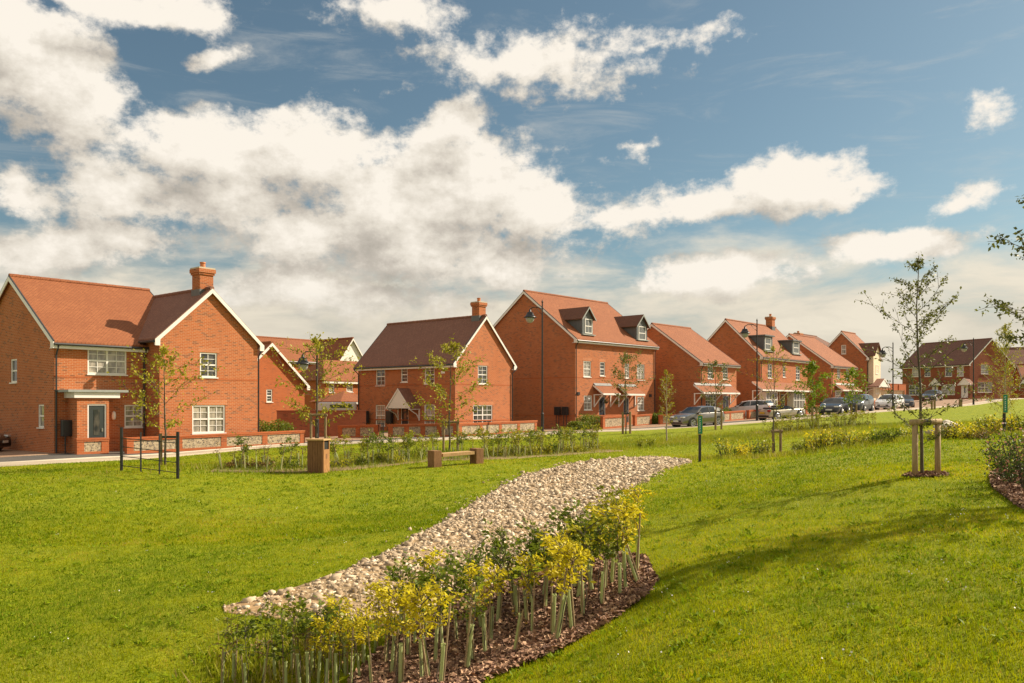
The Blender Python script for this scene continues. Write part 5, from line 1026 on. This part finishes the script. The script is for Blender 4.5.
def grass(name,P,hmin,hmax,w,mat,label,lean=.45):
    n=len(P); z=H(P[:,0],P[:,1]); a=RNG.uniform(0,2*PI,n); hh=RNG.uniform(hmin,hmax,n); C=np.stack([P[:,0],P[:,1],z-.01],1); s=np.stack([np.cos(a),np.sin(a),0*a],1)*w*RNG.uniform(.6,1.3,(n,1)); l=RNG.normal(0,lean,(n,2))*hh[:,None]
    T=C+np.concatenate([l,(hh+.01)[:,None]],1); V=np.stack([C-s,C+s,T],1).reshape(-1,3)
    # clumps of lighter and yellower blades
    ph=vn(P,.35)*1.3+vn(P,1.3)*.8+vn(P,4.5)*.8; r=(RNG.uniform(0,1,n)*.42+.27*ph+.25-.17*np.clip((2.5-P[:,0])/5,0,1)).clip(0,.99)
    dead=RNG.uniform(0,1,n)<(.05+.28*np.clip((ph-.7)*2,0,1)); r=np.where(dead,.95,np.minimum(r,.79)); tag(npmesh(name,V,np.arange(n*3).reshape(-1,3),mat,r),label,'grass',kind='stuff')
def field(n,D0,D1,edge=None,pw=1):
    # spread over the ground between two distances, wide enough to walk a few steps sideways
    D=(RNG.uniform(D0**(2-pw),D1**(2-pw),n))**(1/(2-pw)) if pw!=2 else np.exp(RNG.uniform(math.log(D0),math.log(D1),n)); x=RNG.uniform(-.72,.72,n)*D; P=np.stack([x,D],1)
    for poly in(_gl,_ml,_sl): P=P[~inside(P,poly)]
    lim=np.interp(P[:,0],E0[:,0],E0[:,1]); return P[P[:,1]<lim-.15]
grass('lawn_grass',field(420000,4.3,19,pw=1.6),.02,.052,.0055,'grass','short sunlit mown lawn blades close to the viewer')
grass('lawn_grass_distance',field(260000,16,48,pw=1.3),.02,.06,.012,'grass','mown lawn blades farther from the viewer',.5)
def near_line(pts,n,w): P=resample([pt(*a) for a in pts],200); i=RNG.integers(0,200,n); return P[i]+RNG.normal(0,w,(n,2))
rp=np.concatenate([near_line([(215,26.5),(330,27.5),(430,31),(540,35),(640,42),(760,46)],26000,1.1),near_line([(640,44),(760,46),(880,49),(980,45)],26000,1.6),near_line([(715,29),(800,27.5),(912,26.5),(1020,26)],22000,.9),near_line([(240,9.6),(300,9.9),(340,10.2)],2500,.35)])
for poly in(_gl,_ml): rp=rp[~inside(rp,poly)]
lim=np.interp(rp[:,0],E0[:,0],E0[:,1]); rp=rp[rp[:,1]<lim-.2]; grass('rough_grass',rp,.06,.22,.014,'rough','rough longer grass and weeds between the saplings',.35)
wd=field(1700,4.6,30,pw=1.4); cl=[]
for q in wd: k=RNG.integers(5,22); cl.append(q+RNG.normal(0,RNG.uniform(.03,.13),(k,2)))
cl=np.concatenate(cl); P3=np.stack([cl[:,0],cl[:,1],H(cl[:,0],cl[:,1])+.01],1); dd=RNG.normal(size=(len(P3),3)); dd[:,2]=.5; o=leaves('lawn_weeds',P3,.07,'weed',None,-.2,.35,dirs=dd); tag(o,'flat rosettes of broad-leaved weeds scattered in the lawn','weeds',kind='stuff')

fl=field(300,4.6,22,pw=1.5); fl=fl[vn(fl,.5)>.0]; fl=np.repeat(fl,3,0)+RNG.normal(0,.05,(len(fl)*3,2)); P4=np.stack([fl[:,0],fl[:,1],H(fl[:,0],fl[:,1])+RNG.uniform(.04,.07,len(fl))],1); o=leaves('clover_flowers',P4,.02,'white',None,-.8,.9); tag(o,'tiny white clover heads dotted through the lawn','flowers',kind='stuff')
# ------------------------------------------------------------------ sky, sun, camera
w=bpy.data.worlds.new('World'); sc.world=w; w.use_nodes=True; nt=w.node_tree; nt.nodes.clear(); t=NT(nt)
sky=t.n('ShaderNodeTexSky',sky_type='NISHITA'); sky.sun_disc=False; sky.sun_elevation=SUN_EL; sky.sun_rotation=SUN_AZ; sky.air_density=1.0; sky.dust_density=1.2; sky.ozone_density=1.5
dirv=t.n('ShaderNodeTexCoord').outputs['Generated']; sp=t.n('ShaderNodeSeparateXYZ'); t.link(dirv,sp.inputs[0]); X,Y,Z=sp.outputs
az=t.m('ARCTAN2',X,Y); el=t.m('ARCSINE',Z)
def azel(px,py): a=math.atan((px-512)/F); return a, math.atan((HZ-py)/F*math.cos(a))
CL=[(48,75,92,58,.9),(20,28,75,34,.9),(125,10,80,16,.8),(190,14,52,20,.7),(216,60,44,12,.6,-.35),(385,10,75,22,.62),(470,70,95,26,.42),(550,62,100,30,.62),(655,44,70,12,.55,-.12),(525,92,60,16,.42),
(212,150,80,40,1.05),(300,155,62,44,1.0),(125,195,62,36,.9),(225,200,115,30,.85),(50,250,85,34,.8),(130,240,70,26,.7),(28,200,45,30,.75),(15,180,30,20,.6),(455,124,40,24,.8,-.4),(440,160,55,30,.9),
(400,205,85,44,1.0),(475,190,78,40,1.05),(535,210,62,36,.9),(325,232,100,34,.9),(420,250,130,34,.9),(500,262,75,28,.85),(300,290,80,20,.75),(390,300,110,22,.75),(605,218,75,15,.55),(560,240,50,10,.3),(250,300,60,14,.4),
(775,184,66,34,1.05),(815,195,75,18,.9),(712,205,62,18,.85),(650,212,45,12,.6),(725,272,88,22,.85),(655,285,55,12,.55),(760,265,45,16,.7),(905,243,82,19,1.0),(952,206,36,15,.65,-.3),(990,112,36,20,.28),(636,146,24,4,.28),(562,275,40,8,.35),(545,150,60,12,.2)]
def density(vx,vy,detail=9):
    vec=t.n('ShaderNodeCombineXYZ'); t.put(vec.inputs[0],vx); t.put(vec.inputs[1],vy); v=vec.outputs[0]
    f=None
    for c in CL:
        px,py,rx,ry,wt=c[:5]; rot=c[5] if len(c)>5 else 0; a,e=azel(px,py); a1,e1=azel(px+1,py); k=1/F
        mp=t.n('ShaderNodeMapping',vector_type='TEXTURE'); mp.inputs['Location'].default_value=(a,e,0); mp.inputs['Rotation'].default_value=(0,0,-rot); mp.inputs['Scale'].default_value=(rx*(a1-a),ry*(a1-a),1e5); cb_=t.n('ShaderNodeCombineXYZ'); t.put(cb_.inputs[0],vx); t.put(cb_.inputs[1],vy); t.put(cb_.inputs[2],f if f is not None else 0.0); t.link(cb_.outputs[0],mp.inputs[0])
        l=t.v('LENGTH',mp.outputs[0]); g=t.m('MULTIPLY_ADD',l,-wt*.75,wt)
        f=g if f is None else t.m('SMOOTH_MAX',f,g,.25)
    # broken cloud added only outside the view, thickened to raise ambient fill
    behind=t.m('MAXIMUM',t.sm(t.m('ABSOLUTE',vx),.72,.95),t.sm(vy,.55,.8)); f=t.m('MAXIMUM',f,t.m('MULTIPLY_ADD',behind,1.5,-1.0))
    n1=t.noise(t.v('MULTIPLY',v,(1,1.35,1)),9,detail,.62); n2=t.noise(t.v('MULTIPLY',v,(1,1.3,1)),34,detail-2,.65)
    d=t.m('MULTIPLY_ADD',t.m('SUBTRACT',n1,.5),2.0,f); return t.m('MULTIPLY_ADD',t.m('SUBTRACT',n2,.5),.85,d), v, f
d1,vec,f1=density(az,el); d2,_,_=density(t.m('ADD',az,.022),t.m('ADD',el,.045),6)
cov=t.sm(d1,.06,.46); lit=t.m('MULTIPLY_ADD',t.m('SUBTRACT',d1,d2),.62,.585,clamp=True); thick=t.sm(d1,.7,1.8)
lit=t.m('SUBTRACT',lit,t.m('MULTIPLY',thick,.09))
cc=t.n('ShaderNodeValToRGB'); t.link(lit,cc.inputs[0]); e=cc.color_ramp.elements; e[0].position=.1; e[0].color=(.46,.42,.36,1); e[1].position=.86; e[1].color=(1.08,1.0,.88,1); x_=e.new(.38); x_.color=(.64,.58,.50,1); x_=e.new(.6); x_.color=(.86,.79,.68,1)
# thin high veil and the pale cream layer low over the horizon
veil=t.noise(t.v('MULTIPLY',vec,(1,5,1)),5,8,.65,.6); veilm=t.m('MULTIPLY',t.sm(veil,.5,.8,0,.45),t.sm(el,.02,.2,.6,1))
lown=t.noise(t.v('MULTIPLY',vec,(1,3.2,1)),5.5,7,.6,.3); low=t.sm(t.m('MULTIPLY_ADD',t.m('SUBTRACT',lown,.5),.26,t.m('MULTIPLY',el,-1)),-.205,-.10,0,.95)
SKYK=.08
hs=t.n('ShaderNodeHueSaturation'); hs.inputs['Saturation'].default_value=.88; hs.inputs['Value'].default_value=1.0; t.link(sky.outputs[0],hs.inputs['Color'])
base=t.mix(1.0,hs.outputs[0],(.55,.66,.62),'MULTIPLY')
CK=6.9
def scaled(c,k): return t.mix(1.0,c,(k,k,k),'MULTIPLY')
creamr=t.n('ShaderNodeValToRGB'); t.link(lown,creamr.inputs[0]); e=creamr.color_ramp.elements; e[0].position=.3; e[0].color=(.70,.64,.53,1); e[1].position=.6; e[1].color=(.97,.87,.70,1)
c=t.mix(veilm,base,scaled((.72,.70,.64),CK)); c=t.mix(low,c,scaled(creamr.outputs[0],CK)); outf=t.m('MAXIMUM',t.sm(t.m('ABSOLUTE',az),.72,1.1),t.sm(el,.6,.85)); c=t.mix(t.m('MULTIPLY',cov,t.sm(el,.06,.15,.35,1)),c,t.mix(outf,scaled(cc.outputs[0],CK),scaled(cc.outputs[0],CK*.88)))  # added cloud outside the view is toned down to set the ambient fill
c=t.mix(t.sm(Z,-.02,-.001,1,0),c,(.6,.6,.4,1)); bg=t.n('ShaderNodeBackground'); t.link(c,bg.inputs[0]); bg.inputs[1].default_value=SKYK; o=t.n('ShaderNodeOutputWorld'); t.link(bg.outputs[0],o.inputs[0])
w.cycles.sampling_method='MANUAL'; w.cycles.sample_map_resolution=512
S=Vector((math.sin(SUN_AZ)*math.cos(SUN_EL),math.cos(SUN_AZ)*math.cos(SUN_EL),math.sin(SUN_EL)))
ld=bpy.data.lights.new('sun','SUN'); ld.energy=4.95; ld.angle=R(.55); ld.color=(1,.86,.66); lo=bpy.data.objects.new('sun',ld); COL.objects.link(lo); lo.rotation_euler=S.to_track_quat('Z','Y').to_euler()
cd=bpy.data.cameras.new('camera'); co=bpy.data.objects.new('camera',cd); COL.objects.link(co); co.location=(0,0,CZ); co.rotation_euler=(PI/2,0,0); cd.sensor_width=36; cd.lens=F/1024*36; cd.shift_y=(HZ-341.5)/1024; cd.clip_end=5000; cd.clip_start=.1; sc.camera=co
sc.view_settings.view_transform='Standard'; sc.view_settings.look='None'; sc.view_settings.gamma=1; sc.view_settings.exposure=0.72
sc.cycles.max_bounces=6; sc.cycles.diffuse_bounces=3; sc.cycles.glossy_bounces=3; sc.cycles.transmission_bounces=4; sc.cycles.use_denoising=True
